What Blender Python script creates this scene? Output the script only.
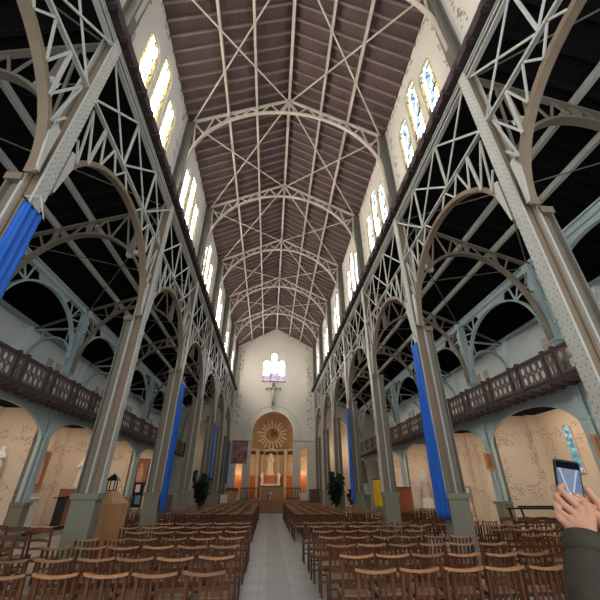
import bpy, bmesh, math, random
from mathutils import Vector, Matrix
random.seed(7)
for o in list(bpy.data.objects): bpy.data.objects.remove(o)
SC = bpy.context.scene
COL = SC.collection
PI = math.pi

# ------------------------------------------------------------------ camera
YAW, PITCH, ROLL, FPX = 0.0823, 0.5121, 0.0005, 337.45
cam_d = bpy.data.cameras.new('camera'); cam = bpy.data.objects.new('camera', cam_d); COL.objects.link(cam)
cam_d.sensor_width = 36; cam_d.sensor_height = 36; cam_d.lens = 36*FPX/600; cam_d.clip_start = 0.02; cam_d.clip_end = 300
fw = Vector((math.sin(YAW)*math.cos(PITCH), math.cos(YAW)*math.cos(PITCH), math.sin(PITCH)))
rt = Vector((math.cos(YAW), -math.sin(YAW), 0)); up = rt.cross(fw)
r2 = rt*math.cos(ROLL)+up*math.sin(ROLL); u2 = -rt*math.sin(ROLL)+up*math.cos(ROLL)
M = Matrix((r2, u2, -fw)).transposed().to_4x4(); M.translation = (-0.2523, 0, 1.65)
cam.matrix_world = M
SC.camera = cam
# ------------------------------------------------------------------ world, lights, exposure
W = bpy.data.worlds.new('sky'); SC.world = W; W.use_nodes = True
bg = W.node_tree.nodes['Background']; bg.inputs[0].default_value = (0.90, 0.94, 0.97, 1); bg.inputs[1].default_value = 0.95
SC.view_settings.view_transform = 'Standard'; SC.view_settings.look = 'None'
SC.view_settings.gamma = 1; SC.view_settings.use_curve_mapping = False
SC.view_settings.exposure = 1.1
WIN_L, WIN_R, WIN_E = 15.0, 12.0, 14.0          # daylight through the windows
CHAPEL_W, APSE_W = 23.0, 34.0                 # warm lamps
def area(loc, rot, size, energy, color, sy=None):
    l = bpy.data.lights.new('lamp', 'AREA'); l.energy = energy; l.color = color; l.size = size
    if sy: l.shape = 'RECTANGLE'; l.size_y = sy
    o = bpy.data.objects.new('lamp', l); COL.objects.link(o); o.location = loc; o.rotation_euler = rot; return o
def point(loc, energy, color, r=.08):
    l = bpy.data.lights.new('lamp', 'POINT'); l.energy = energy; l.color = color; l.shadow_soft_size = r
    o = bpy.data.objects.new('lamp', l); COL.objects.link(o); o.location = loc; return o

# ------------------------------------------------------------------ helpers
class MB:
    def __init__(s): s.v = []; s.f = []; s.m = []; s.mi = 0
    def add(s, vs, fs):
        n = len(s.v); s.v += [tuple(v) for v in vs]; s.f += [tuple(i+n for i in f) for f in fs]; s.m += [s.mi]*len(fs); return s
    def box(s, x0, x1, y0, y1, z0, z1):
        vs = [(x, y, z) for x in (x0, x1) for y in (y0, y1) for z in (z0, z1)]
        return s.add(vs, [(0,1,3,2),(4,6,7,5),(0,4,5,1),(2,3,7,6),(0,2,6,4),(1,5,7,3)])
    def bar(s, a, b, w, t, side=(0,0,1)):
        a, b = Vector(a), Vector(b); d = (b-a)
        if d.length < 1e-6: return s
        d.normalize(); sd = Vector(side)
        if abs(d.dot(sd)) > .99: sd = Vector((1,0,0)) if abs(d.x) < .9 else Vector((0,1,0))
        p = d.cross(sd).normalized(); q = p.cross(d)
        vs = [c+p*i*w/2+q*j*t/2 for c in (a, b) for i, j in ((-1,-1),(1,-1),(1,1),(-1,1))]
        return s.add(vs, [(0,3,2,1),(4,5,6,7),(0,1,5,4),(1,2,6,5),(2,3,7,6),(3,0,4,7)])
    def sweep(s, pts, bn, w, t):
        """rectangular section along a planar curve; w along bn, t in the plane"""
        bn = Vector(bn).normalized(); P = [Vector(p) for p in pts]; vs = []
        for i, p in enumerate(P):
            d = (P[min(i+1, len(P)-1)]-P[max(i-1, 0)]).normalized(); n = bn.cross(d)
            vs += [p-bn*w/2-n*t/2, p+bn*w/2-n*t/2, p+bn*w/2+n*t/2, p-bn*w/2+n*t/2]
        fs = [(0,3,2,1)]; k = len(P)-1
        for i in range(k):
            for j in range(4): fs.append((4*i+j, 4*i+(j+1)%4, 4*i+4+(j+1)%4, 4*i+4+j))
        fs.append((4*k, 4*k+1, 4*k+2, 4*k+3))
        return s.add(vs, fs)
    def tube(s, pts, rad, n=8):
        P = [Vector(p) for p in pts]; R = rad if isinstance(rad, (list, tuple)) else [rad]*len(P); vs = []
        pr = None
        for i, p in enumerate(P):
            d = (P[min(i+1, len(P)-1)]-P[max(i-1, 0)]).normalized()
            if pr is None: pr = d.orthogonal().normalized()
            pr = (pr-d*pr.dot(d)).normalized(); q = d.cross(pr)
            vs += [p+(pr*math.cos(2*PI*k/n)+q*math.sin(2*PI*k/n))*R[i] for k in range(n)]
        fs = [tuple(range(n))[::-1]]
        for i in range(len(P)-1):
            for k in range(n): fs.append((i*n+k, i*n+(k+1)%n, (i+1)*n+(k+1)%n, (i+1)*n+k))
        fs.append(tuple((len(P)-1)*n+k for k in range(n)))
        return s.add(vs, fs)
    def lathe(s, prof, n=16, c=(0,0,0), sx=1, sy=1, fold=0, nf=9):
        vs = []
        for r, z in prof:
            for k in range(n):
                a = 2*PI*k/n; rr = r*(1+fold*math.sin(nf*a)*(1 if r > .02 else 0))
                vs.append((c[0]+rr*math.cos(a)*sx, c[1]+rr*math.sin(a)*sy, c[2]+z))
        fs = [tuple(range(n))[::-1]]
        for i in range(len(prof)-1):
            for k in range(n): fs.append((i*n+k, i*n+(k+1)%n, (i+1)*n+(k+1)%n, (i+1)*n+k))
        fs.append(tuple((len(prof)-1)*n+k for k in range(n)))
        return s.add(vs, fs)
    def ball(s, c, r, n=10, sx=1, sy=1, sz=1):
        m = n//2+1
        return s.lathe([(max(r*math.sin(PI*i/m), .0005), -r*sz*math.cos(PI*i/m)) for i in range(m+1)], n, c, sx, sy)
    def mesh(s, name, mats, smooth=False):
        me = bpy.data.meshes.new(name); me.from_pydata(s.v, [], s.f)
        for m in (mats if isinstance(mats, (list, tuple)) else [mats]): me.materials.append(m)
        if any(s.m): me.polygons.foreach_set('material_index', s.m)
        if smooth: me.polygons.foreach_set('use_smooth', [True]*len(me.polygons))
        bm = bmesh.new(); bm.from_mesh(me); bmesh.ops.recalc_face_normals(bm, faces=bm.faces); bm.to_mesh(me); bm.free()
        me.update(); return me
    def build(s, name, mats, parent=None, smooth=False, label=None):
        return link(name, s.mesh(name, mats, smooth), parent, label)
def link(name, me, parent=None, label=None):
    o = bpy.data.objects.new(name, me); COL.objects.link(o)
    if parent: o.parent = parent
    if label: o['label'] = label
    return o
def thing(name, label, cat, loc=(0,0,0), rz=0, group=None):
    o = bpy.data.objects.new(name, None); COL.objects.link(o); o.location = loc; o.rotation_euler = (0,0,rz); o.empty_display_size = .1
    return tag(o, label, cat, group)
def tag(o, label, cat, group=None, kind=None):
    o['label'] = label; o['category'] = cat
    if group: o['group'] = group
    if kind: o['kind'] = kind
    return o
def struct(o): o['kind'] = 'structure'; return o
KIDS = {}
def dup(root, loc=None, rz=None, label=None, group=None, parent=None):
    r = root.copy(); COL.objects.link(r)
    if parent: r.parent = parent
    if loc is not None: r.location = loc
    if rz is not None: r.rotation_euler = (0,0,rz)
    if label: r['label'] = label
    if group: r['group'] = group
    kids = KIDS.get(root.name)
    if kids is None:
        kids = KIDS[root.name] = [c for c in bpy.data.objects if c.parent == root]
    for c in kids: dup(c, parent=r)
    return r
def plate(outer, holes, mp, thick):
    """2D outline with holes, filled, mapped to 3D by mp and extruded by the vector thick"""
    bm = bmesh.new(); ed = []
    for loop in [outer]+holes:
        vs = [bm.verts.new((p[0], p[1], 0)) for p in loop]
        for i in range(len(vs)): ed.append(bm.edges.new((vs[i], vs[(i+1) % len(vs)])))
    bmesh.ops.triangle_fill(bm, use_beauty=True, use_dissolve=False, edges=ed)
    for v in bm.verts: v.co = Vector(mp(v.co.x, v.co.y))
    r = bmesh.ops.extrude_face_region(bm, geom=bm.faces[:])
    bmesh.ops.translate(bm, vec=Vector(thick), verts=[g for g in r['geom'] if isinstance(g, bmesh.types.BMVert)])
    bmesh.ops.recalc_face_normals(bm, faces=bm.faces)
    mb = MB(); bm.verts.index_update(); mb.add([v.co[:] for v in bm.verts], [[v.index for v in f.verts] for f in bm.faces]); bm.free(); return mb
def arch_pts(cx, zs, a, b, n=16, a0=0, a1=PI):
    return [(cx+a*math.cos(a0+(a1-a0)*i/n), zs+b*math.sin(a0+(a1-a0)*i/n)) for i in range(n+1)]
def lancet(cx, z0, w, zt, n=10):
    r = w/2; return [(cx-r, z0), (cx+r, z0)]+arch_pts(cx, zt-r, r, r, n)
ORD = ['zeroth','first','second','third','fourth','fifth','sixth','seventh','eighth','ninth','tenth','eleventh','twelfth','thirteenth','fourteenth']

# ------------------------------------------------------------------ materials
def mat(name, c, rough=.6, metal=0, vary=.12, scale=3.0, bump=0, c2=None, stretch=None, spec=.35):
    m = bpy.data.materials.new(name); m.use_nodes = True; nt = m.node_tree; b = nt.nodes['Principled BSDF']
    b.inputs['Roughness'].default_value = rough; b.inputs['Metallic'].default_value = metal; b.inputs['Specular IOR Level'].default_value = spec
    tc = nt.nodes.new('ShaderNodeTexCoord'); mp = nt.nodes.new('ShaderNodeMapping'); nz = nt.nodes.new('ShaderNodeTexNoise')
    if stretch: mp.inputs['Scale'].default_value = stretch
    nz.inputs['Scale'].default_value = scale; nz.inputs['Detail'].default_value = 4
    rp = nt.nodes.new('ShaderNodeMix'); rp.data_type = 'RGBA'
    k = c2 or tuple(x*(1-2*vary) for x in c)
    rp.inputs[6].default_value = (*k, 1); rp.inputs[7].default_value = (*[min(1, x*(1+vary)) for x in c], 1)
    nt.links.new(tc.outputs['Object'], mp.inputs[0]); nt.links.new(mp.outputs[0], nz.inputs['Vector'])
    nt.links.new(nz.outputs[0], rp.inputs[0]); nt.links.new(rp.outputs[2], b.inputs['Base Color'])
    if bump:
        bp = nt.nodes.new('ShaderNodeBump'); bp.inputs['Strength'].default_value = bump; bp.inputs['Distance'].default_value = .02
        nt.links.new(nz.outputs[0], bp.inputs['Height']); nt.links.new(bp.outputs[0], b.inputs['Normal'])
    return m
def emis(name, c, s):
    m = bpy.data.materials.new(name); m.use_nodes = True; nt = m.node_tree; nt.nodes.clear()
    e = nt.nodes.new('ShaderNodeEmission'); e.inputs[0].default_value = (*c, 1); e.inputs[1].default_value = s
    o = nt.nodes.new('ShaderNodeOutputMaterial'); nt.links.new(e.outputs[0], o.inputs[0]); return m
class NT:
    """tiny node maths"""
    def __init__(s, nt): s.nt = nt
    def n(s, t): return s.nt.nodes.new(t)
    def m(s, op, a, b=None, c=None):
        q = s.n('ShaderNodeMath'); q.operation = op
        for i, x in enumerate((a, b, c)):
            if x is None: continue
            if isinstance(x, (int, float)): q.inputs[i].default_value = x
            else: s.nt.links.new(x, q.inputs[i])
        return q.outputs[0]
    def mix(s, f, a, b):
        q = s.n('ShaderNodeMix'); q.data_type = 'RGBA'
        for i, x in ((0, f), (6, a), (7, b)):
            if isinstance(x, tuple): q.inputs[i].default_value = (*x, 1)
            elif isinstance(x, (int, float)): q.inputs[i].default_value = x
            else: s.nt.links.new(x, q.inputs[i])
        return q.outputs[2]
    def xyz(s, out='Object'):
        t = s.n('ShaderNodeTexCoord'); p = s.n('ShaderNodeSeparateXYZ'); s.nt.links.new(t.outputs[out], p.inputs[0]); return t.outputs[out], p.outputs
    def tex(s, kind, vec, scale, sc=None):
        q = s.n(kind); q.inputs['Scale'].default_value = scale
        if sc:
            mp = s.n('ShaderNodeMapping'); mp.inputs['Scale'].default_value = sc; s.nt.links.new(vec, mp.inputs[0]); vec = mp.outputs[0]
        s.nt.links.new(vec, q.inputs['Vector']); return q
    def between(s, x, a, b): return s.m('MULTIPLY', s.m('GREATER_THAN', x, a), s.m('LESS_THAN', x, b))
def base_nodes(name, rough=.7):
    m = bpy.data.materials.new(name); m.use_nodes = True; b = m.node_tree.nodes['Principled BSDF']; b.inputs['Roughness'].default_value = rough
    b.inputs['Specular IOR Level'].default_value = .3; return m, NT(m.node_tree), b
def glass_mat(name, strength, core, tint, edge, thr=.55):
    """leaded window light: pale quarries, tinted border, dark cames"""
    m = bpy.data.materials.new(name); m.use_nodes = True; nt = m.node_tree; nt.nodes.clear(); N = NT(nt)
    v, (x, y, z) = N.xyz('Generated')
    vo = N.tex('ShaderNodeTexVoronoi', v, 1.0, (1, 6, 22)); nz = N.tex('ShaderNodeTexNoise', v, 1.6, (1, 2, 4))
    c = N.mix(N.m('GREATER_THAN', nz.outputs[0], thr), core, tint)
    e = N.m('MINIMUM', y, N.m('SUBTRACT', 1.0, y)); ez = N.m('MINIMUM', N.m('MULTIPLY', z, 5), N.m('MULTIPLY', N.m('SUBTRACT', 1.0, z), 5.5))
    brd = N.m('LESS_THAN', N.m('MINIMUM', e, ez), .19)
    c = N.mix(brd, c, edge)
    st = N.m('ADD', strength, N.m('MULTIPLY', brd, .55-strength))
    st = N.m('ADD', st, N.m('MULTIPLY', N.m('MULTIPLY', N.m('GREATER_THAN', nz.outputs[0], thr), N.m('SUBTRACT', 1.0, brd)), .55-strength))
    w = N.tex('ShaderNodeTexVoronoi', v, 1.0, (1, 3, 11)); w.feature = 'DISTANCE_TO_EDGE'
    came = N.m('LESS_THAN', w.outputs['Distance'], .055)
    bars = N.m('LESS_THAN', N.m('FRACT', N.m('MULTIPLY', z, 5)), .035)
    st = N.m('MULTIPLY', st, N.m('SUBTRACT', 1.0, N.m('MULTIPLY', N.m('MAXIMUM', came, bars), .88)))
    em = N.n('ShaderNodeEmission'); nt.links.new(c, em.inputs[0]); nt.links.new(st, em.inputs[1])
    o = N.n('ShaderNodeOutputMaterial'); nt.links.new(em.outputs[0], o.inputs[0]); return m

IRON = mat('pale_iron_paint', (.46,.46,.42), .5, 0, .08, 2.5)
IRON_ROOF = mat('warm_pale_iron_paint', (.44,.385,.32), .5, 0, .08, 2.5)
IRON_DARK = mat('drab_iron', (.185,.165,.128), .55, 0, .12, 2.5)  # drabber iron tone for back shafts, aisle trusses and small ironwork
IRON_WARM_SHADE = mat('iron_warm_shade', (.225,.168,.112), .55, 0, .12, 2.5)  # warm shade painted into the iron colour of webs, collars and arches
IRON_BLUE = mat('blue_grey_iron_paint', (.42,.52,.53), .5, 0, .08, 2)
RIVET = mat('rivet_paint', (.20,.20,.18), .6)
ROOF = None
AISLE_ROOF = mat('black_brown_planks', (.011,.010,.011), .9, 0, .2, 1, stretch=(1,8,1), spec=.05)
PILAST = mat('dark_pilaster_paint', (.13,.12,.10), .6, 0, .12, 2)
PURPLE = mat('dark_plum_beam', (.055,.034,.036), .7, 0, .15, 2)
PLASTER = mat('pale_plaster', (.62,.58,.53), .85, 0, .06, 1.2)
TRIB = mat('white_blue_plaster', (.76,.81,.82), .85, 0, .06, 1)
FLOOR_M, N, b = base_nodes('grey_stone_floor', .45)
v, (x, y, z) = N.xyz()
br = N.tex('ShaderNodeTexBrick', v, 1.6); br.inputs['Color1'].default_value = (.42,.40,.38,1); br.inputs['Color2'].default_value = (.50,.48,.45,1); br.inputs['Mortar'].default_value = (.26,.25,.24,1); br.inputs['Mortar Size'].default_value = .008
nz = N.tex('ShaderNodeTexNoise', v, 1.3); nz.inputs['Detail'].default_value = 6
N.nt.links.new(N.mix(N.m('MULTIPLY', nz.outputs[0], .55), br.outputs[0], (.30,.28,.27)), b.inputs['Base Color'])
AISLE_M, N, b = base_nodes('grey_aisle_paving', .4)
v, (x, y, z) = N.xyz()
# herringbone-like courses with a darker central runner
zig = N.m('PINGPONG', x, .18); t = N.m('FRACT', N.m('MULTIPLY', N.m('ADD', y, zig), 4.5)); u = N.m('FRACT', N.m('MULTIPLY', x, 2.78))
jt = N.m('MAXIMUM', N.m('LESS_THAN', t, .09), N.m('LESS_THAN', u, .05))
nz = N.tex('ShaderNodeTexNoise', v, 2.2); nz.inputs['Detail'].default_value = 6
c = N.mix(nz.outputs[0], (.22,.215,.21), (.50,.49,.47)); c = N.mix(N.m('MULTIPLY', jt, .4), c, (.16,.15,.145))
c = N.mix(N.m('MULTIPLY', N.between(x, -.22, .26), .5), c, (.19,.185,.18))
N.nt.links.new(c, b.inputs['Base Color'])
ROOF, N, b = base_nodes('red_brown_roof_planks', .75)
v, (x, y, z) = N.xyz()
ln = N.m('LESS_THAN', N.m('FRACT', N.m('MULTIPLY', x, 9)), .16); nz = N.tex('ShaderNodeTexNoise', v, 1.2, (1.5, .5, 1)); nz.inputs['Detail'].default_value = 5
c = N.mix(nz.outputs[0], (.052,.034,.032), (.115,.072,.064)); N.nt.links.new(N.mix(N.m('MULTIPLY', ln, .6), c, (.035,.022,.022)), b.inputs['Base Color'])
RAFTER = mat('red_brown_rafter', (.17,.11,.098), .7, 0, .15, 2)
def stencil(name, base, mask_fn, dot=(.20,.13,.09), scale=17, dens=.40, amt=.7):
    m, N, b = base_nodes(name, .85); v, p = N.xyz()
    vo = N.tex('ShaderNodeTexVoronoi', v, scale); n2 = N.tex('ShaderNodeTexNoise', v, 2.6); n3 = N.tex('ShaderNodeTexNoise', v, .8)
    d = N.m('MULTIPLY', N.m('LESS_THAN', vo.outputs['Distance'], dens), N.m('GREATER_THAN', n2.outputs[0], .47))
    f = N.m('MULTIPLY', N.m('MULTIPLY', d, mask_fn(N, p)), amt)
    c = N.mix(n3.outputs[0], tuple(k*.9 for k in base), tuple(min(1, k*1.06) for k in base))
    N.nt.links.new(N.mix(f, c, dot), b.inputs['Base Color']); return m
def m_part(N, p):      # chapel partition: u across, v up
    u = N.m('DIVIDE', N.m('SUBTRACT', N.m('ABSOLUTE', p[0]), 8.6), 2.05); z = p[2]
    side = N.m('MAXIMUM', N.between(u, .14, .26), N.between(u, .74, .86))
    top = N.between(z, 3.2, 3.75); bot = N.between(z, 1.3, 1.85)
    return N.m('MULTIPLY', N.m('MAXIMUM', N.m('MAXIMUM', side, top), bot), N.between(z, 1.3, 3.8))
def m_outer(N, p):
    u = N.m('FRACT', N.m('DIVIDE', N.m('ADD', p[1], .85+5), 5)); z = p[2]
    side = N.m('MAXIMUM', N.between(u, .1, .17), N.between(u, .83, .9)); top = N.between(z, 2.9, 3.8)
    return N.m('MULTIPLY', N.m('MAXIMUM', side, top), N.between(z, 1.0, 3.8))
CREAM = (.68,.58,.47)
PARTITION = stencil('cream_stencilled_plaster', CREAM, m_part)
OUTER = stencil('cream_wall_with_stencilled_border', CREAM, m_outer)
def m_end(N, p): 
    return N.m('MULTIPLY', N.between(N.m('ABSOLUTE', p[0]), 3.35, 3.9), N.between(p[2], 6.2, 15.5))
END_M = stencil('cream_end_wall_with_stencilled_edges', (.64,.58,.50), m_end, (.24,.21,.18), 3.2, .42, .7)
def m_cl(N, p):
    u = N.m('FRACT', N.m('DIVIDE', N.m('ADD', p[1], .85+5), 5)); e = N.m('MINIMUM', u, N.m('SUBTRACT', 1.0, u))
    return N.m('MAXIMUM', N.between(e, .065, .12), N.m('MULTIPLY', N.between(p[2], 15.0, 15.25), 1.0))
CLERE = stencil('pale_clerestory_plaster', (.60,.55,.49), m_cl, (.22,.17,.14), 6.5, .45, .85)
APSE_M = mat('golden_stone', (.60,.45,.30), .8, 0, .12, 2); DOME_M = mat('brown_dome_plaster', (.38,.26,.16), .85, 0, .2, 1.5)
APSE_DARK = mat('brown_recess', (.10,.06,.035), .8)
WOOD = mat('brown_chair_wood', (.135,.046,.019), .45, 0, .25, 4, stretch=(1,1,6))
WOODLT = mat('honey_wood', (.35,.155,.062), .38, 0, .2, 5, stretch=(4,1,1))  # paler wood for chair top rails and the cabinet rosette
def piecewise(m, lo, hi):
    """each chair a little paler or darker than the next"""
    nt = m.node_tree; b = nt.nodes['Principled BSDF']; l = b.inputs['Base Color'].links[0]; src = l.from_socket
    oi = nt.nodes.new('ShaderNodeObjectInfo'); mr = nt.nodes.new('ShaderNodeMapRange'); mr.inputs['To Min'].default_value = lo; mr.inputs['To Max'].default_value = hi
    hs = nt.nodes.new('ShaderNodeHueSaturation'); nt.links.new(oi.outputs['Random'], mr.inputs['Value']); nt.links.new(mr.outputs[0], hs.inputs['Value']); nt.links.new(src, hs.inputs['Color']); nt.links.new(hs.outputs[0], b.inputs['Base Color'])
piecewise(WOOD, .6, 1.2); piecewise(WOODLT, .6, 1.25)
STRAW = mat('straw_seat', (.33,.22,.13), .8, 0, .2, 30)
OAK = mat('light_oak', (.48,.26,.115), .5, 0, .18, 3, stretch=(4,4,.6))
OAKDK = mat('dark_oak', (.12,.055,.03), .5, 0, .2, 3, stretch=(4,4,.6))
FRET = mat('dark_fretwork_wood', (.055,.036,.036), .65, 0, .15, 3)
FRETLT = mat('pinkish_panel_wood', (.17,.112,.098), .65, 0, .15, 3)
WHITE = mat('white_stone', (.74,.70,.64), .7, 0, .05, 3)
GREYST = mat('grey_statue_stone', (.50,.47,.43), .7, 0, .1, 4)
PLINTH = mat('drab_green_plinth_paint', (.215,.21,.155), .6, 0, .08, 2)
BLUE, N, b = base_nodes('royal_blue_cloth', .55)
v, p = N.xyz(); nz = N.tex('ShaderNodeTexNoise', v, 3.0); N.nt.links.new(N.mix(nz.outputs[0], (.012,.085,.43), (.022,.16,.66)), b.inputs['Base Color'])
YELLOW = mat('yellow_cloth', (.80,.52,.03), .7, 0, .1, 4)
GREEN = mat('dark_leaf_green', (.012,.030,.014), .55, 0, .4, 8)
BLACK = mat('black_metal', (.012,.012,.013), .45)
ROPE = mat('white_rope', (.8,.8,.78), .7)
LAMPW = mat('white_lamp_casing', (.75,.75,.73), .4)
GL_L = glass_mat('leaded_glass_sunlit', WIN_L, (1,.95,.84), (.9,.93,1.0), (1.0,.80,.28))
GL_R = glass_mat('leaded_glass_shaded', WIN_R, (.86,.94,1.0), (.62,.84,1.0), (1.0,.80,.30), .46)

# ------------------------------------------------------------------ setting
Y0, YE = -3.35, 35.2
LX, AX, OX, CX = 4.0, 8.6, 10.65, 4.27          # nave columns, aisle posts, outer wall, clerestory wall
COLS = [-.85+5*k for k in range(8)]
struct(MB().box(-OX-.3, OX+.3, Y0, 40.5, -.2, 0).build('floor', FLOOR_M))
struct(MB().box(-.68, .76, Y0, 31.9, .0, .004).build('trim_1', AISLE_M))
zr = lambda X: 17.7-abs(X)*(17.7-15.35)/4.3
za = lambda X: 10.72-(abs(X)-4.25)*.43          # aisle roof underside
for s, nm in ((-1, 'left'), (1, 'right')):
    # outer wall: cream below the tribune floor, pale above
    w = MB(); w.box(s*OX, s*(OX+.3), Y0, YE, 0, 4.36); struct(w.build('wall_%s' % nm, OUTER))
    w = MB(); w.box(s*OX, s*(OX+.3), Y0, YE, 4.36, 8.2); struct(w.build('wall_%s_tribune' % nm, TRIB))
    for j, y in enumerate(COLS[:-1]):
        w = MB(); w.box(s*(AX+.27), s*OX, y-.15, y+.15, 0, 4.36); w.box(s*(OX-.35), s*OX, y-.4, y+.4, 0, 4.36)
        struct(w.build('wall_%s_partition' % nm, PARTITION))
        w = MB(); w.box(s*(OX-.14), s*OX, y-.22, y+.22, 4.25, 7.9); struct(w.build('trim_%d' % (2+j), TRIB))
    # clerestory with three lancets a bay
    holes = []; 
    for k in range(7):
        yc = COLS[k]+2.5
        for dy, zt in ((-1.02, 13.95), (0, 14.65), (1.02, 13.95)): holes.append(lancet(yc+dy, 10.8, .84, zt))
    w = plate([(Y0, 10.5), (YE, 10.5), (YE, 15.6), (Y0, 15.6)], holes, lambda a, b: (s*CX, a, b), (s*.35, 0, 0))
    struct(w.build('wall_%s_clerestory' % nm, CLERE))
    # cornice with corbels
    w = MB(); w.box(s*3.86, s*4.27, Y0, YE, 10.5, 10.78)
    struct(w.build('trim_%d' % (20+(s > 0)), PURPLE))
    w = MB(); yy = Y0+.2
    while yy < YE-.1: w.box(s*3.78, s*3.95, yy-.06, yy+.06, 10.42, 10.62); yy += .6
    struct(w.build('trim_%d' % (22+(s > 0)), PURPLE))
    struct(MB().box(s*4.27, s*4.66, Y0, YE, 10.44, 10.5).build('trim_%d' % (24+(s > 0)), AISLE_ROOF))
    # roof planes
    w = MB(); w.add([(0, Y0, 17.7), (s*4.7, Y0, zr(4.7)), (s*4.7, YE+.3, zr(4.7)), (0, YE+.3, 17.7), (0, Y0, 17.9), (s*4.7, Y0, zr(4.7)+.2), (s*4.7, YE+.3, zr(4.7)+.2), (0, YE+.3, 17.9)],
                    [(0,1,2,3),(4,7,6,5),(0,4,5,1),(3,2,6,7),(1,5,6,2)])
    struct(w.build('ceiling_%s' % nm, ROOF))
    w = MB(); yy = Y0+.2
    while yy < YE: w.bar((s*.05, yy, 17.63), (s*4.28, yy, zr(4.28)-.06), .075, .15, (0,0,1)); yy += .46
    struct(w.build('ceiling_%s_rafters' % nm, RAFTER))
    w = MB(); w.add([(s*X, Y, za(X)+d) for d in (0, .2) for X, Y in ((4.3, Y0), (10.95, Y0), (10.95, YE), (4.3, YE))], [(0,1,2,3),(4,7,6,5),(0,4,5,1),(3,2,6,7),(1,5,6,2),(0,3,7,4)])
    yy = Y0+.4
    while yy < YE: w.bar((s*4.35, yy, za(4.35)-.05), (s*10.6, yy, za(10.6)-.05), .10, .14); yy += .62
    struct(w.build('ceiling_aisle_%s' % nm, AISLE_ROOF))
    # aisle arcade: spandrel plates over basket arches
    for k in range(7):
        yc = COLS[k]+2.5
        out = [(yc-2.33, 1.3), (yc-2.24, 1.3), (yc-2.24, 3.2)]+arch_pts(yc, 3.2, 2.24, .92, 20)[::-1][1:-1]+[(yc+2.24, 3.2), (yc+2.24, 1.3), (yc+2.33, 1.3), (yc+2.33, 4.36), (yc-2.33, 4.36)]
        w = plate(out, [], lambda a, b: (s*(AX-.05), a, b), (s*.12, 0, 0))
        struct(w.build('wall_%s_arcade' % nm, IRON_BLUE))
    w = MB(); w.box(s*8.02, s*OX, Y0, YE-1.0, 4.36, 4.46); yy = Y0+.3
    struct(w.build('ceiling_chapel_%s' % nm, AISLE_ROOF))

# windows: frame and leaded glass
wn = [0]
def window(cx, z0, w, zt, mp, gm, depth, fm):
    wn[0] += 1
    ring = plate(lancet(cx, z0, w+.02, zt+.01), [lancet(cx, z0+.04, w-.08, zt-.04)], mp, depth)
    f = struct(ring.build('window_%d' % wn[0], fm))
    L = lancet(cx, z0+.03, w-.06, zt-.03)
    g = plate(L, [], mp, tuple(d*.2 for d in depth)).build('glass', gm, f); g.location = tuple(d*.4 for d in depth)
LEAD = mat('window_frame_paint', (.35,.30,.22), .6)
for s in (-1, 1):
    for k in range(7):
        yc = COLS[k]+2.5
        for dy, zt in ((-1.02, 13.95), (0, 14.65), (1.02, 13.95)):
            window(yc+dy, 10.8, .84, zt, lambda a, b: (s*(CX+.02), a, b), GL_L if s < 0 else GL_R, (s*.08, 0, 0), LEAD)
# end wall
holes = [lancet(-.12+d, 11.6, .68, zt) for d, zt in ((-.81, 13.85), (0, 14.65), (.81, 13.85))]
lower = [(-2, .0), (-2, 6.5)]+arch_pts(0, 6.5, 2, 2, 24)[::-1][1:-1]+[(2, 6.5), (2, .0)]
out = [(-11, 0), (-7.5, 0), (-7.5, 6.7)]+arch_pts(-6.45, 6.7, 1.05, 1.05, 16)[::-1][1:-1]+[(-5.4, 6.7), (-5.4, 0)]+lower+[(5.35, 0), (5.35, 6.7)]+arch_pts(6.4, 6.7, 1.05, 1.05, 16)[::-1][1:-1]+[(7.45, 6.7), (7.45, 0), (11, 0), (11, 8), (4.5, 10.8), (4.5, 15.4), (0, 17.8), (-4.5, 15.4), (-4.5, 10.8), (-11, 8)]
holes += [[(x0, 1.2), (x1, 1.2), (x1, 5.15), (x0, 5.15)] for x0, x1 in ((2.7, 3.32), (-3.32, -2.7))]
struct(plate(out, holes, lambda a, b: (a, YE, b), (0, .45, 0)).build('wall_end', END_M))
GL_E, N_, _b = None, None, None
GL_E = bpy.data.materials.new('stained_glass_end'); GL_E.use_nodes = True; nt = GL_E.node_tree; nt.nodes.clear(); N = NT(nt)
v, (x, y, z) = N.xyz('Generated'); vo = N.tex('ShaderNodeTexVoronoi', v, 1, (5, 1, 14))
hs = N.n('ShaderNodeSeparateColor'); nt.links.new(vo.outputs['Color'], hs.inputs[0])
low = N.m('LESS_THAN', z, .3)
cc = N.mix(hs.outputs[0], (.25,.45,1.0), (1.0,.35,.40)); cc = N.mix(N.m('GREATER_THAN', hs.outputs[1], .6), cc, (.9,.9,1.0))
c = N.mix(low, (1,.99,.96), cc); st = N.m('ADD', WIN_E, N.m('MULTIPLY', low, .45-WIN_E))
em = N.n('ShaderNodeEmission'); nt.links.new(c, em.inputs[0]); nt.links.new(st, em.inputs[1]); o_ = N.n('ShaderNodeOutputMaterial'); nt.links.new(em.outputs[0], o_.inputs[0])
for d, zt in ((-.81, 13.85), (0, 14.65), (.81, 13.85)):
    window(-.12+d, 11.6, .68, zt, lambda a, b: (a, YE+.1, b), GL_E, (0, .08, 0), LEAD)
w = MB(); w.box(-1.4, 1.16, YE-.06, YE+.1, 11.48, 11.6); struct(w.build('trim_30', mat('red_sill', (.35,.14,.12), .7)))
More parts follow.
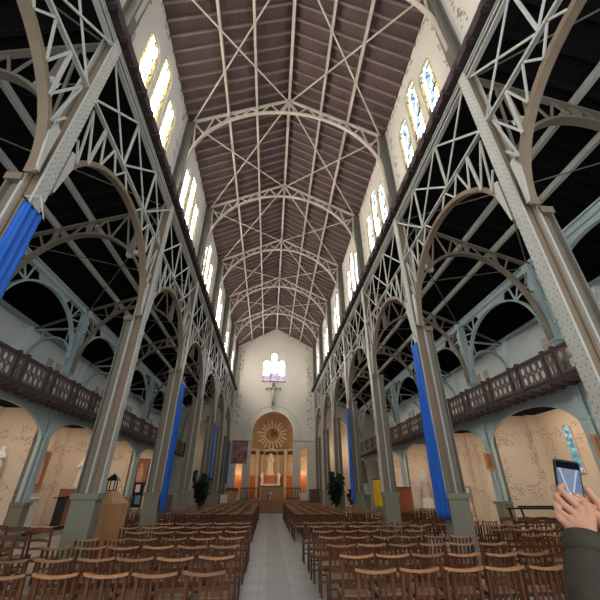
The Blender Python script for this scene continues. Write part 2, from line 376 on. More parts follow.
# string course and arch mouldings on the end wall
for i, (a0, a1) in enumerate(((-4.4, -2.05), (2.05, 4.4))):
    w = MB(); w.box(a0, a1, YE-.1, YE, 5.78, 5.95); struct(w.build('trim_%d' % (31+i), WHITE))
w = MB(); w.sweep([(x, YE-.03, z) for x, z in [(2.75, 5.95)]+arch_pts(0, 6.3, 2.75, 2.75, 28)+[(-2.75, 5.95)]], (0,1,0), .06, .05); struct(w.build('trim_33', GREYST))
w = MB(); w.sweep([(x, YE-.04, z) for x, z in [(2.06, 6.0)]+arch_pts(0, 6.5, 2.06, 2.06, 28)+[(-2.06, 6.0)]], (0,1,0), .08, .12); struct(w.build('trim_34', WHITE))
# apse: half cylinder, half dome
AY, AR, AZ = 36.0, 3.45, 5.2
w = MB(); n = 28
for i in range(n):
    a, b_ = PI*i/n, PI*(i+1)/n
    w.add([(AR*math.cos(a), AY+AR*math.sin(a), .0), (AR*math.cos(b_), AY+AR*math.sin(b_), .0), (AR*math.cos(b_), AY+AR*math.sin(b_), AZ), (AR*math.cos(a), AY+AR*math.sin(a), AZ)], [(0,1,2,3)])
w.box(-AR-.2, -AR, YE+.4, AY+.02, 0, 9); w.box(AR, AR+.2, YE+.4, AY+.02, 0, 9)
struct(w.build('wall_apse', APSE_M))
w = MB(); m_ = 12
for i in range(n):
    for j in range(m_):
        q = []
        for a, t in ((i, j), (i+1, j), (i+1, j+1), (i, j+1)):
            A, T = PI*a/n, PI/2*t/m_; q.append((AR*math.cos(A)*math.cos(T), AY+AR*math.sin(A)*math.cos(T), AZ+AR*math.sin(T)))
        w.add(q, [(0,1,2,3)])
o = struct(w.build('ceiling_apse', DOME_M, None, True))
def apse_arc(a0, a1, r, z, n=14): return [(r*math.cos(a0+(a1-a0)*i/n), AY+r*math.sin(a0+(a1-a0)*i/n), z) for i in range(n+1)]
w = MB(); w.sweep(apse_arc(.05, PI-.05, AR-.08, 4.72, 30), (0,0,1), .14, .2); w.sweep(apse_arc(.05, PI-.05, AR-.06, 5.32, 30), (0,0,1), .16, .24)
for A in (.62, 1.12, PI-1.12, PI-.62):
    for R_ in (.0,):
        w.box((AR-.15)*math.cos(A)-.14, (AR-.15)*math.cos(A)+.14, AY+(AR-.15)*math.sin(A)-.12, AY+(AR-.15)*math.sin(A)+.12, .83, 5.3)
struct(w.build('trim_35', APSE_M))
for i, (a0, a1) in enumerate(((.66, 1.05), (1.2, PI-1.2), (PI-1.05, PI-.66))):
    w = MB(); w.sweep(apse_arc(a0, a1, AR-.03, 5.02), (0,0,1), .3, .06); struct(w.build('trim_%d' % (36+i), APSE_DARK))
PANEL = mat('orange_wood_panelling', (.50,.17,.06), .5, 0, .2, 3, stretch=(4,4,.5))
w = MB(); w.sweep(apse_arc(.08, PI-.08, AR-.06, 1.95, 30), (0,0,1), 1.9, .08); struct(w.build('trim_39', PANEL))
# aisle-end niches
for s, nm in ((-1, 'left'), (1, 'right')):
    w = MB()
    for i in range(14):
        a, b_ = PI*i/14, PI*(i+1)/14; R_ = 1.5
        w.add([(s*6.42+R_*math.cos(t), YE+.4+R_*math.sin(t), zz) for t, zz in ((a, 0), (b_, 0), (b_, 9), (a, 9))], [(0,1,2,3)])
    w.box(s*6.42-1.5, s*6.42+1.5, YE+.4, YE+1.95, 8.2, 8.4)
    struct(w.build('wall_%s_niche' % nm, mat('cream_niche_plaster', CREAM, .85, 0, .05, 1)))
# chancel steps and platform
CHW = mat('brown_chancel_floor', (.34,.17,.085), .45, 0, .15, 2, stretch=(1,4,1))
for i in range(5):
    w = MB(); w.box(-3.7, 3.7, 32.0+.35*i, 40, .166*i, .166*(i+1)); struct(w.build('floor_step_%d' % (i+1), CHW))
# ------------------------------------------------------------------ nave columns
def make_column():
    t = thing('iron_column', 'x', 'column')
    p = MB(); p.box(-.33, .24, -.2, .2, 0, .14); p.box(-.30, .21, -.17, .17, .14, 1.46); p.build('plinth', PLINTH, t)
    p = MB(); p.box(-.34, .25, -.21, .21, 1.46, 1.58); p.build('plinth_cap', PLINTH, t)
    # local +x looks at the nave
    MB().box(.19, .23, -.12, .12, 1.58, 10.42).build('flange', IRON, t)
    MB().box(-.08, -.04, -.12, .12, 1.58, 10.42).build('inner_flange', IRON, t)
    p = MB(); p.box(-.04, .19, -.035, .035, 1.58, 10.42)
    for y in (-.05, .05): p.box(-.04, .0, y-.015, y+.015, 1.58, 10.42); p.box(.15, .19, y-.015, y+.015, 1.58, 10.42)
    p.build('web', IRON_WARM_SHADE, t)
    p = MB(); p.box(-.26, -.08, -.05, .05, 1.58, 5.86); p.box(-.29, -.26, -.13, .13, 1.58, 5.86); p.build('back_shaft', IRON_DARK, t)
    MB().box(-.31, -.06, -.16, .16, 5.86, 6.0).build('collar', IRON_WARM_SHADE, t)
    p = MB(); z = 1.72
    while z < 10.3:
        for y in (-.095, .095): p.add([(.23, y-.011, z-.011), (.23, y+.011, z-.011), (.23, y+.011, z+.011), (.23, y-.011, z+.011), (.242, y, z)], [(0,1,4),(1,2,4),(2,3,4),(3,0,4)])
        for y in (-.045, .045): p.add([(.23, y-.009, z+.055), (.23, y+.009, z+.055), (.23, y+.009, z+.075), (.23, y-.009, z+.075), (.241, y, z+.065)], [(0,1,4),(1,2,4),(2,3,4),(3,0,4)])
        z += .135
    r = p.build('rivets', RIVET, t)
    return t
def colname(i, s, what):
    side = 'left' if s < 0 else 'right'
    return '%s on the %s side of the nave, %s from the camera' % (what, side, ORD[i])
c0 = None
for s in (-1, 1):
    for i, y in enumerate(COLS):
        lab = colname(i, s, 'riveted iron column') if i else 'riveted iron column behind the camera on the %s side' % ('left' if s < 0 else 'right')
        if c0 is None: c0 = make_column(); c = c0
        else: c = dup(c0)
        c.location = (s*4.23, y, 0); c.rotation_euler.z = 0 if s < 0 else PI; c['label'] = lab; c['group'] = 'iron columns of the nave'
# ------------------------------------------------------------------ arcade girders between the nave columns
ACY, AZ0, ARY, ARZ = 0, 5.95, 2.30, 2.15
def make_girder():
    t = thing('arcade_girder', 'x', 'girder'); h = 2.37
    ZT, ZM = 10.12, 8.46
    p = MB()
    for z in (10.39, 10.27, 10.10): p.box(-.055, .055, -h, h, z-.02, z+.02)
    p.build('top_chord', IRON, t)
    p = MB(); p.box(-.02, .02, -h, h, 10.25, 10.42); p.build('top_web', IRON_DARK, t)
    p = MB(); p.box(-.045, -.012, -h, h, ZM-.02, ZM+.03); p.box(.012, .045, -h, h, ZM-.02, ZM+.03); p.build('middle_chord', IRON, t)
    # arch: soffit and rib in the painted warm shade
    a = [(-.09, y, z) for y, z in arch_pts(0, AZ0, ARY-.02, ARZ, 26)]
    p = MB(); p.sweep(a, (1,0,0), .16, .05); p.build('arch_soffit', IRON_WARM_SHADE, t)
    p = MB(); p.sweep([(-.04, y, z) for y, z in arch_pts(0, AZ0, ARY+.03, ARZ+.05, 26, .03, PI-.03)], (1,0,0), .07, .05); p.build('arch_rib', IRON_WARM_SHADE, t)
    for y in (-h/3, h/3): MB().bar((0, y, ZM), (0, y, ZT), .055, .04, (1,0,0)).build('post', IRON, t)
    ys = [-h, -h/3, h/3, h]
    for i in range(3):
        for a_, b_ in ((ZM+.05, ZT), (ZT, ZM+.05)):
            MB().bar((.02 if a_ < b_ else -.02, ys[i], a_), (.02 if a_ < b_ else -.02, ys[i+1], b_), .05, .025, (1,0,0)).build('diagonal_brace', IRON, t)
    # spandrel struts between arch and middle chord
    def az(y): return AZ0+ARZ*math.sqrt(max(0, 1-(y/ARY)**2))
    for sg in (-1, 1):
        pts = [(-.35*sg, 'a'), (-.62*sg, 'm'), (-.95*sg, 'a'), (-1.25*sg, 'm'), (-1.5*sg, 'a'), (-1.75*sg, 'm'), (-1.83*sg, 'a'), (-2.26*sg, 'm2'), (-2.07*sg, 'a'), (-2.28*sg, 'c')]
        q = []
        for y, k in pts: q.append((0, y, az(y)+.05 if k == 'a' else ZM if k == 'm' else 8.3 if k == 'm2' else 7.35))
        for i in range(len(q)-1): MB().bar(q[i], q[i+1], .04, .03, (1,0,0)).build('spandrel_strut', IRON, t)
        MB().bar((0, -1.83*sg, az(1.83)), (0, -1.75*sg, ZM), .06, .04, (1,0,0)).build('spandrel_strut', IRON, t)
        g = MB(); g.add([(dx, yy*sg, zz) for dx in (-.02, .02) for yy, zz in ((2.3, 6.0), (2.26, 6.0), (2.12, 6.75), (2.2, 7.05), (2.3, 7.0))], [(0,1,2,3,4),(9,8,7,6,5),(0,5,6,1),(1,6,7,2),(2,7,8,3),(3,8,9,4),(4,9,5,0)])
        g.build('gusset', IRON, t)
    return t
g0 = None
for s in (-1, 1):
    for k in range(7):
        side = 'left' if s < 0 else 'right'
        lab = ('lattice iron arcade girder on the %s, between the %s and %s columns' % (side, ORD[k], ORD[k+1])) if k else 'lattice iron arcade girder on the %s side, arching overhead before the first column' % side
        if g0 is None: g0 = make_girder(); g = g0
        else: g = dup(g0)
        g.location = (s*4.06, COLS[k]+2.5, 0); g.rotation_euler.z = 0 if s < 0 else PI; g['label'] = lab; g['group'] = 'arcade girders'
# ------------------------------------------------------------------ clerestory pilasters and roof trusses
def make_pilaster():
    t = thing('wall_pilaster', 'x', 'pilaster')
    p = MB(); p.box(-.16, -.12, -.13, .13, 10.78, 15.2); p.box(.12, .16, -.13, .13, 10.78, 15.2); p.build('flange', PILAST, t)
    p = MB(); p.box(-.12, .12, -.05, .05, 10.78, 15.2); p.build('web', PILAST, t)
    return t
P0 = None
for s in (-1, 1):
    for i, y in enumerate(COLS):
        lab = 'iron pilaster on the %s clerestory wall above the %s' % ('left' if s < 0 else 'right', (ORD[i]+' column') if i else 'column behind the camera')
        if P0 is None: P0 = make_pilaster(); p = P0
        else: p = dup(P0)
        p.location = (s*4.10, y, 0); p.rotation_euler.z = 0 if s < 0 else PI; p['label'] = lab; p['group'] = 'clerestory pilasters'
def make_truss():
    t = thing('roof_truss', 'x', 'truss')
    top = lambda x: 17.42-abs(x)*(17.42-15.30)/4.05
    arc = lambda x: 12.7+3.78*math.sqrt(max(0, 1-(x/3.96)**2))
    for s in (-1, 1): MB().bar((0, 0, 17.42), (s*4.05, 0, 15.30), .10, .08, (0,0,1)).build('top_chord', IRON_ROOF, t)
    MB().sweep([(3.99, 0, 11.3), (3.97, 0, 12.0)]+[(x, 0, z) for x, z in arch_pts(0, 12.7, 3.95, 3.78, 40)]+[(-3.97, 0, 12.0), (-3.99, 0, 11.3)], (0,1,0), .12, .08).build('arch_rib', IRON_ROOF, t)
    xs = [0, .42, .85, 1.27, 1.7, 2.1, 2.5, 2.85, 3.2, 3.5]
    for s in (-1, 1):
        p = MB()
        for i in range(len(xs)-1):
            a, b_ = xs[i], xs[i+1]
            up_ = i % 2 == 0
            p.bar((s*a, 0, top(a) if up_ else arc(a)), (s*b_, 0, arc(b_) if up_ else top(b_)), .06, .04, (0,1,0))
        p.bar((s*3.5, 0, arc(3.5)), (s*3.95, 0, 15.2), .06, .04, (0,1,0)); p.bar((s*3.82, 0, arc(3.82)), (s*3.95, 0, 15.2), .06, .04, (0,1,0)); p.bar((s*3.82, 0, arc(3.82)), (s*4.05, 0, arc(3.82)+.1), .06, .04, (0,1,0))
        p.build('lattice', IRON_ROOF, t)
    p = MB(); p.bar((0, 0, 17.4), (0, 0, arc(0)), .07, .05, (0,1,0)); p.build('king_post', IRON_ROOF, t)
    p = MB(); p.box(-.14, .14, -.09, .09, 17.25, 17.42); p.build('ridge_plate', IRON_ROOF, t)
    return t
T0 = None
for i, y in enumerate(COLS[:7]):
    lab = ('arched iron lattice roof truss spanning the nave above the %s pair of columns' % ORD[i]) if i else 'arched iron lattice roof truss behind the camera'
    if T0 is None: T0 = make_truss(); t = T0
    else: t = dup(T0)
    t.location = (0, y, 0); t['label'] = lab; t['group'] = 'nave roof trusses'
# purlins, ridge beam, crossed braces
tag(MB().box(-.06, .06, Y0+.1, YE, 17.32, 17.5).build('ridge_beam', IRON_ROOF), 'pale ridge beam running down the middle of the nave roof', 'beam')
for s, side in ((-1, 'left'), (1, 'right')):
    for f, w_ in ((1.44, 'upper'), (2.62, 'lower')):
        z = zr(f)-.25
        tag(MB().box(s*f-.045, s*f+.045, Y0+.1, YE, z-.09, z+.09).build('roof_purlin', IRON_ROOF), '%s pale purlin under the %s slope of the nave roof' % (w_, side), 'beam', 'nave purlins')
    b0 = None
    for k in range(7):
        lab = 'pair of crossed tie rods under the %s roof slope, %s bay from the camera' % (side, ORD[k]) if k else 'pair of crossed tie rods under the %s roof slope, overhead at the top edge' % side
        if b0 is None:
            b0 = thing('cross_brace', lab, 'brace', (0, COLS[k], 0), 0, 'roof cross braces'); h = 5
            MB().bar((s*.05, .08, 17.24), (s*4.0, h-.08, 15.2), .055, .03).build('tie_rod', IRON_ROOF, b0)
            MB().bar((s*4.0, .08, 15.15), (s*.05, h-.08, 17.19), .055, .03).build('tie_rod', IRON_ROOF, b0)
        else: dup(b0, (0, COLS[k], 0), None, lab)
# ------------------------------------------------------------------ aisle: outer columns, transverse trusses, purlins, long girders, tribune brackets
def make_outer():
    t = thing('aisle_post', 'x', 'post')          # local +x to the nave
    p = MB(); p.box(-.24, .24, -.22, .22, 0, .12); p.box(-.2, .2, -.19, .19, .12, 1.18); p.box(-.25, .25, -.23, .23, 1.18, 1.27); p.build('plinth', PLINTH, t)
    p = MB(); p.box(.10, .14, -.15, .15, 1.27, 4.34); p.box(-.14, -.10, -.15, .15, 1.27, 4.34); p.box(-.1, .1, -.08, .08, 1.27, 4.34); p.build('lower_shaft', IRON_BLUE, t)
    p = MB(); p.box(-.17, .17, -.17, .17, 3.36, 3.44); p.build('collar', IRON_BLUE, t)
    p = MB(); p.box(-.07, .07, -.07, .07, 4.34, 5.7); p.build('upper_stem', IRON_BLUE, t)
    p = MB(); p.box(-.19, .19, -.17, .17, 5.7, 5.76); p.box(-.12, .12, -.1, .1, 5.62, 5.7); p.build('base_plate', IRON_BLUE, t)
    p = MB(); p.box(.11, .15, -.15, .15, 5.76, 8.6); p.box(-.15, -.11, -.15, .15, 5.76, 8.6); p.box(-.11, .11, -.1, .1, 5.76, 8.6); p.build('upper_shaft', IRON_BLUE, t)
    return t
def make_aisle_truss():
    t = thing('aisle_truss', 'x', 'truss')        # local +x towards the outer wall, origin at the nave column
    L = AX-LX
    top = lambda x: 10.42-x*(10.42-8.62)/L
    xc, a, zs, b_ = 2.30, 2.10, 6.1, 2.85
    arc = lambda x: zs+b_*math.sqrt(max(0, 1-((x-xc)/a)**2))
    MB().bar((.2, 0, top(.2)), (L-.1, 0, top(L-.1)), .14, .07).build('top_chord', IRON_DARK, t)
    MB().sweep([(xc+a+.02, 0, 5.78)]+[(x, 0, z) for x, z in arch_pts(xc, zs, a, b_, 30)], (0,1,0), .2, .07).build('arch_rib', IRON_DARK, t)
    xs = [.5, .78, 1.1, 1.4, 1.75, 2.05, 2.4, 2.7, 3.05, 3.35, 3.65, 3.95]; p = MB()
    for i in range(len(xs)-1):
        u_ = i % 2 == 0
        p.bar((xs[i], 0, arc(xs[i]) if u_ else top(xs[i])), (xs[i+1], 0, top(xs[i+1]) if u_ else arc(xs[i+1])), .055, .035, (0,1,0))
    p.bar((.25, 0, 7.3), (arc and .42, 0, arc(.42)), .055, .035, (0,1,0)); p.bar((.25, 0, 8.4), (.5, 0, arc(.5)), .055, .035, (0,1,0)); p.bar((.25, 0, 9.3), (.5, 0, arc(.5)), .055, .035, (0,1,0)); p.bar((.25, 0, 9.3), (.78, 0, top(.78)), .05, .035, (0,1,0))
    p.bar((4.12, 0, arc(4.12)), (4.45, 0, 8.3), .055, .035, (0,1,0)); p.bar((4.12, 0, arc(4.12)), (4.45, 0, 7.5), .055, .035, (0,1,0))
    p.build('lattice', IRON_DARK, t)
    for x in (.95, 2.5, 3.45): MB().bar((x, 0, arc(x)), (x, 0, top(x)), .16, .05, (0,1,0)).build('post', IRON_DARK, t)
    MB().bar((L, 0, 8.58), (OX-.15-LX, 0, 7.66), .12, .06).build('tail_chord', IRON_DARK, t)
    return t
def make_bracket():
    t = thing('tribune_arch', 'x', 'arch')        # from the aisle post to the outer wall
    w_ = OX-AX-.14
    MB().sweep([(.16, 0, 5.8)]+[(x, 0, z) for x, z in arch_pts(w_/2+.04, 6.35, w_/2-.12, .95, 18)[::-1]]+[(w_-.1, 0, 5.0)], (0,1,0), .12, .07).build('arch_rib', IRON_BLUE, t)
    p = MB(); p.bar((.14, 0, 7.75), (w_-.05, 0, 7.62), .1, .06); p.bar((.5, 0, 6.98), (.5, 0, 7.7), .05, .04); p.bar((w_-.4, 0, 6.98), (w_-.4, 0, 7.65), .05, .04); p.build('tie', IRON_BLUE, t)
    return t
def make_long():
    t = thing('aisle_girder', 'x', 'girder'); h = 2.34
    p = MB(); p.box(-.09, .09, -h, h, 8.62, 8.68); p.box(-.09, .09, -h, h, 8.38, 8.43); p.box(-.03, .03, -h, h, 8.43, 8.62); p.build('top_chord', IRON_BLUE, t)
    za_, ry, rz_ = 6.35, 2.2, 1.85
    p = MB(); p.sweep([(0, y, z) for y, z in arch_pts(0, za_, ry, rz_, 26)], (1,0,0), .16, .06); p.build('arch_rib', IRON_BLUE, t)
    pl = plate([(-1.05, 8.4)]+[(y, za_+rz_*math.sqrt(1-(y/ry)**2)) for y in [-.85+.17*i for i in range(11)]]+[(1.05, 8.4)], [], lambda a, b: (-.02, a, b), (.04, 0, 0)); pl.build('web_plate', IRON_BLUE, t)
    az = lambda y: za_+rz_*math.sqrt(max(0, 1-(y/ry)**2))
    for s in (-1, 1):
        for a_, b_ in (((s*1.45, az(1.45)), (s*1.3, 8.4)), ((s*1.45, az(1.45)), (s*1.9, 8.4)), ((s*1.45, az(1.45)), (s*2.33, 7.95)), ((s*2.05, az(2.05)), (s*2.33, 7.9)), ((s*2.05, az(2.05)), (s*2.33, 7.2))):
            MB().bar((0, *a_), (0, *b_), .055, .04, (1,0,0)).build('spandrel_strut', IRON_BLUE, t)
        pl = plate([(s*2.36, 6.2), (s*2.36, 7.1), (s*2.27, 7.0), (s*2.13, 6.85), (s*2.2, 6.35)], [], lambda a, b: (-.02, a, b), (.04, 0, 0)); pl.build('gusset', IRON_BLUE, t)
    return t
protos = {}
def place(kind, fn, loc, rz, lab, group):
    if kind not in protos: protos[kind] = fn(); o = protos[kind]
    else: o = dup(protos[kind])
    o.location = loc; o.rotation_euler.z = rz; o['label'] = lab; o['group'] = group
for s, side in ((-1, 'left'), (1, 'right')):
    rz = 0 if s < 0 else PI
    for i, y in enumerate(COLS):
        who = 'level with the %s nave column' % ORD[i] if i else 'behind the camera'
        place('post', make_outer, (s*AX, y, 0), rz, 'blue-grey iron post at the %s gallery, %s' % (side, who), 'aisle posts')
        place('atruss', make_aisle_truss, (s*LX, y, 0), PI if s < 0 else 0, 'arched iron truss across the %s aisle, %s' % (side, who), 'aisle trusses')
        place('bracket', make_bracket, (s*AX, y, 0), PI if s < 0 else 0, 'small curved iron arch over the %s gallery, %s' % (side, who), 'gallery arches')
    for k in range(7):
        who = 'between the %s and %s posts' % (ORD[k], ORD[k+1]) if k else 'beside the camera'
        place('long', make_long, (s*AX, COLS[k]+2.5, 0), rz, 'arched blue-grey girder above the %s gallery rail, %s' % (side, who), 'gallery girders')
    for X, w_ in ((6.5, 'inner'), (7.45, 'outer')):
        z = za(X)-.2
        tag(MB().box(s*X-.055, s*X+.055, Y0+.1, YE-.02, z-.09, z+.09).build('aisle_purlin', IRON), '%s pale purlin running along the %s aisle roof' % (w_, side), 'beam', 'aisle purlins')
    tag(MB().box(s*(OX-.2), s*(OX-.05), Y0+.1, YE-.02, 7.72, 7.86).build('wall_plate', IRON_BLUE), 'pale beam along the top of the %s gallery wall' % side, 'beam')
    b0 = None
    for k in range(7):
        lab = 'thin crossed tie rods under the dark %s aisle roof, %s' % (side, 'between the %s and %s columns' % (ORD[k], ORD[k+1]) if k else 'beside the camera')
        if b0 is None:
            b0 = thing('cross_brace', lab, 'brace', (0, COLS[k], 0), 0, 'aisle cross braces')
            MB().bar((s*4.35, .1, za(4.35)-.32), (s*8.5, 4.9, za(8.5)-.32), .035, .02).build('tie_rod', IRON_DARK, b0)
            MB().bar((s*8.5, .1, za(8.5)-.36), (s*4.35, 4.9, za(4.35)-.36), .035, .02).build('tie_rod', IRON_DARK, b0)
        else: dup(b0, (0, COLS[k], 0), None, lab)
# ------------------------------------------------------------------ gallery balustrades
def balustrade(s, side):
    t = thing('gallery_balustrade', 'dark fretwork wooden balustrade along the %s gallery' % side, 'balustrade', (s*8.08, 0, 0))
    y1 = YE-1.2
    MB().box(-.06, .06, Y0+.1, y1, 5.26, 5.35).build('top_rail', FRET, t)
    MB().box(-.05, .05, Y0+.1, y1, 4.50, 4.57).build('bottom_rail', FRET, t)
    MB().box(-.08, .08, Y0+.1, y1, 4.30, 4.47).build('fascia', FRET, t)
    j0 = None; y = Y0+.3
    while y < y1:
        if j0 is None: j0 = MB().box(-.12, .32, -.05, .05, 4.20, 4.33).build('joist_end', FRET, t); q = j0
        else: q = j0.copy(); COL.objects.link(q)
        q.location = (0, y, 0) if s < 0 else (-.2, y, 0); y += .42
    wide = None; nar = None; post = None; y = -.85-.25; k = 0
    def hole(c, z, rx, rz): return [(c+rx*math.cos(2*PI*i/10), z+rz*math.sin(2*PI*i/10)) for i in range(10)]
    while y < y1-1.3:
        for w_, kind in ((.42, 'n'), (1.25, 'w')):
            if post is None: post = MB().box(-.055, .055, -.05, .05, 4.3, 5.42).build('post', FRET, t); q = post
            else: q = post.copy(); COL.objects.link(q)
            q.location = (0, y, 0)
            if kind == 'w':
                if wide is None:
                    hs = []
                    for c in (.22, .49, .76, 1.03): hs += [hole(c, 5.08, .085, .12), hole(c, 4.76, .095, .13)]
                    for c in (.355, .625, .895): hs += [hole(c, 4.92, .04, .06), hole(c, 4.64, .03, .04)]
                    wide = plate([(.05, 4.56), (1.2, 4.56), (1.2, 5.26), (.05, 5.26)], hs, lambda a, b: (-.015, a, b), (.03, 0, 0)).build('fretwork_panel', FRETLT, t); q = wide
                else: q = wide.copy(); COL.objects.link(q)
            else:
                if nar is None:
                    hs = [hole(.21, 5.1, .08, .09), hole(.13, 4.78, .045, .17), hole(.29, 4.78, .045, .17)]
                    nar = plate([(.05, 4.56), (.37, 4.56), (.37, 5.26), (.05, 5.26)], hs, lambda a, b: (-.015, a, b), (.03, 0, 0)).build('narrow_panel', FRETLT, t); q = nar
                else: q = nar.copy(); COL.objects.link(q)
            q.location = (0, y, 0); y += w_
balustrade(-1, 'left'); balustrade(1, 'right')
# gallery windows in pairs
for s in (-1, 1):
    for k in range(7):
        for d in (-.35, .35):
            yc = COLS[k]+2.3+d
            p = MB(); x0 = OX-.03
            p.box(min(s*x0, s*(x0+.04)), max(s*x0, s*(x0+.04)), yc-.22, yc+.22, 6.1, 7.0); wn[0] += 1
            o = struct(p.build('window_%d' % wn[0], mat('beige_blind_window', (.50,.47,.40), .8, 0, .1, 2) if k+d == -.35 and s < 0 else bpy.data.materials['beige_blind_window']))
# warm lamps under the galleries and in the apse
for s in (-1, 1):
    for k in range(7):
        if k == 6: continue
        area((s*8.95, COLS[k]+2.5, 4.25), (0, s*-.45, 0), .25, CHAPEL_W, (1, .77, .56), 2.0)
for x in (-2.35, 2.35): point((x, 35.9, 5.4), APSE_W*.3, (1, .72, .42), .1)

for x in (-2.35, 2.35): point((x, 36.0, 3.0), APSE_W*.55, (1, .82, .58), .1)
for x in (-2.6, 2.6): point((x, 37.3, 2.9), APSE_W*.2, (1, .6, .3), .08)
point((6.4, 35.6, 5.0), 25, (1, .75, .5)); point((-6.45, 35.6, 5.0), 6, (1, .75, .5))
# ------------------------------------------------------------------ chairs
def chair_bits(far=False):
    """local: origin on the floor between the rear legs, +y forward"""
    B = {}
    def leg(sx, rear):
        m = MB()
        if rear: m.bar((sx*.19, .03, 0), (sx*.19, .02, .45), .034, .034, (0,1,0)); m.bar((sx*.19, .02, .44), (sx*.185, -.03, .87), .034, .03, (0,1,0))
        else: m.bar((sx*.195, .38, 0), (sx*.19, .38, .45), .034, .034, (0,1,0))
        return m
    for n, (sx, r) in enumerate(((-1,1),(1,1),(-1,0),(1,0))): B['leg%d' % n] = ('leg', leg(sx, r), 0)
    s = MB(); s.mi = 1; s.box(-.20, .20, .01, .40, .445, .468); s.mi = 0
    for a, b in (((-.2,.02,.435),(.2,.02,.435)), ((-.2,.39,.435),(.2,.39,.435)), ((-.2,.02,.435),(-.2,.39,.435)), ((.2,.02,.435),(.2,.39,.435))): s.bar(a, b, .03, .045)
    B['seat'] = ('seat', s, 0)
    t = MB(); n = 8; P = [(-.215+.43*i/n, -.045-.03*(1-((i-n/2)/(n/2))**2), .872+.02*((i-n/2)/(n/2))**2) for i in range(n+1)]
    t.sweep(P, (0,.12,1), .028, .085); B['rail'] = ('top_rail', t, 2)
    m = MB(); m.bar((-.185, .005, .56), (.185, .005, .56), .02, .05); B['mid'] = ('back_rail', m, 0)
    for i, x in enumerate((-.105, -.035, .035, .105)):
        m = MB(); m.bar((x, .005, .56), (x, -.035, .865), .024, .014, (0,1,0)); B['slat%d' % i] = ('back_slat', m, 0)
    for i, (a, b) in enumerate((((-.19,.03,.18),(-.19,.38,.18)), ((.19,.03,.18),(.19,.38,.18)), ((-.19,.38,.26),(.19,.38,.26)), ((-.19,.03,.22),(.19,.03,.22)))):
        m = MB(); m.bar(a, b, .022, .024); B['st%d' % i] = ('stretcher', m, 0)
    return B
CM = [WOOD, STRAW, WOODLT]
def near_proto():
    t = thing('church_chair', 'x', 'chair', (0,0,0), 0, 'x')
    for nm, m, mi in chair_bits().values(): m.build(nm, CM if nm == 'seat' else CM[mi], t)
    return t
def far_mesh():
    q = MB()
    for nm, m, mi in chair_bits().values():
        n0 = len(q.m); q.add(m.v, m.f); q.m[n0:] = m.m if nm == 'seat' else [mi]*len(m.f)
    return q.mesh('church_chair', CM)
def ladder_proto():
    t = thing('ladder_back_chair', 'x', 'chair', (0,0,0), 0, 'x')
    for sx in (-1, 1):
        MB().bar((sx*.2, .02, 0), (sx*.2, .02, .45), .036, .036, (0,1,0)).bar((sx*.2, .02, .44), (sx*.2, -.07, .98), .036, .032, (0,1,0)).build('leg', WOOD, t)
        MB().bar((sx*.2, .38, 0), (sx*.195, .38, .45), .034, .034, (0,1,0)).build('leg', WOOD, t)
    s = MB(); s.mi = 1; s.box(-.21, .21, .01, .41, .445, .47); s.mi = 0
    for a, b in (((-.2,.02,.435),(.2,.02,.435)), ((-.2,.39,.435),(.2,.39,.435)), ((-.2,.02,.435),(-.2,.39,.435)), ((.2,.02,.435),(.2,.39,.435))): s.bar(a, b, .03, .045)
    s.build('seat', [WOOD, STRAW], t)
    for z, h, y in ((.93, .085, -.06), (.76, .05, -.032), (.62, .04, -.01)):
        n = 8; m = MB(); m.sweep([(-.2+.4*i/n, y-.03*(1-((i-n/2)/(n/2))**2), z+.02*(1-((i-n/2)/(n/2))**2)) for i in range(n+1)], (0,0,1), h, .018); m.build('back_slat', WOOD, t)
    for a, b in (((-.19,.03,.18),(-.19,.38,.18)), ((.19,.03,.18),(.19,.38,.18)), ((-.19,.38,.26),(.19,.38,.26)), ((-.19,.03,.22),(.19,.03,.22))): MB().bar(a, b, .022, .024).build('stretcher', WOOD, t)
    return t
rng = random.Random(3)
spots = []      # x, y, kind, label, group
NEAR = [4.62, 5.54, 6.54, 7.56, 8.62, 9.66, 10.7]
for s, blk in ((1, 'right'), (-1, 'left')):
    for r, y in enumerate(NEAR):
        for c in range(6):
            x = s*(.94 if s > 0 else .88)+s*.5*c
            if abs(y+.2-9.15) < .45 and abs(x) > 3.35: continue
            lab = 'slatted wooden chair, near %s block, %s row from camera, %s from the aisle' % (blk, ORD[r+1], ORD[c+1])
            spots.append((x, y, 'slat', lab, 'near %s chairs' % blk))
    for r in range(12):
        y = 14.85+1.0*r
        for c in range(7):
            x = s*(.98+.5*c)
            if abs(x) > 3.4 and (abs(y+.2-14.15) < .6 or abs(y+.2-19.15) < .6 or abs(y+.2-24.15) < .6): continue
            if r == 11 and c > 4: continue
            if r >= 6 and c > 4: continue
            lab = 'slatted wooden chair, far %s block, %s row, %s from the aisle' % (blk, ORD[r+1], ORD[c+1])
            spots.append((x, y, 'slat', lab, 'far %s chairs' % blk))
for r, y in enumerate([6.54, 7.56, 8.62, 9.66, 10.7]):
    for c in range(6):
        x = 4.85+.52*c
        if c >= 3 and r < 1: continue
        k = 'ladder' if (c >= 3 and r >= 2) else 'slat'
        lab = '%s wooden chair in the near right aisle, %s row, %s from the pillar' % ('ladder-back' if k == 'ladder' else 'slatted', ORD[r+1], ORD[c+1])
        spots.append((x, y, k, lab, 'near right aisle chairs'))
for r in range(4):
    for c in range(6):
        spots.append((4.9+.55*c, 15.2+1.0*r, 'slat' if not (r == 3 and c in (3, 4)) else 'slat', 'slatted wooden chair in the far right aisle, %s row, %s from the pillar' % (ORD[r+1], ORD[c+1]), 'far right aisle chairs'))
for r in range(4):
    for c in range(4):
        spots.append((-4.9-.55*c, 14.9+1.05*r, 'slat', 'slatted wooden chair in the far left aisle, %s row, %s from the pillar' % (ORD[r+1], ORD[c+1]), 'far left aisle chairs'))
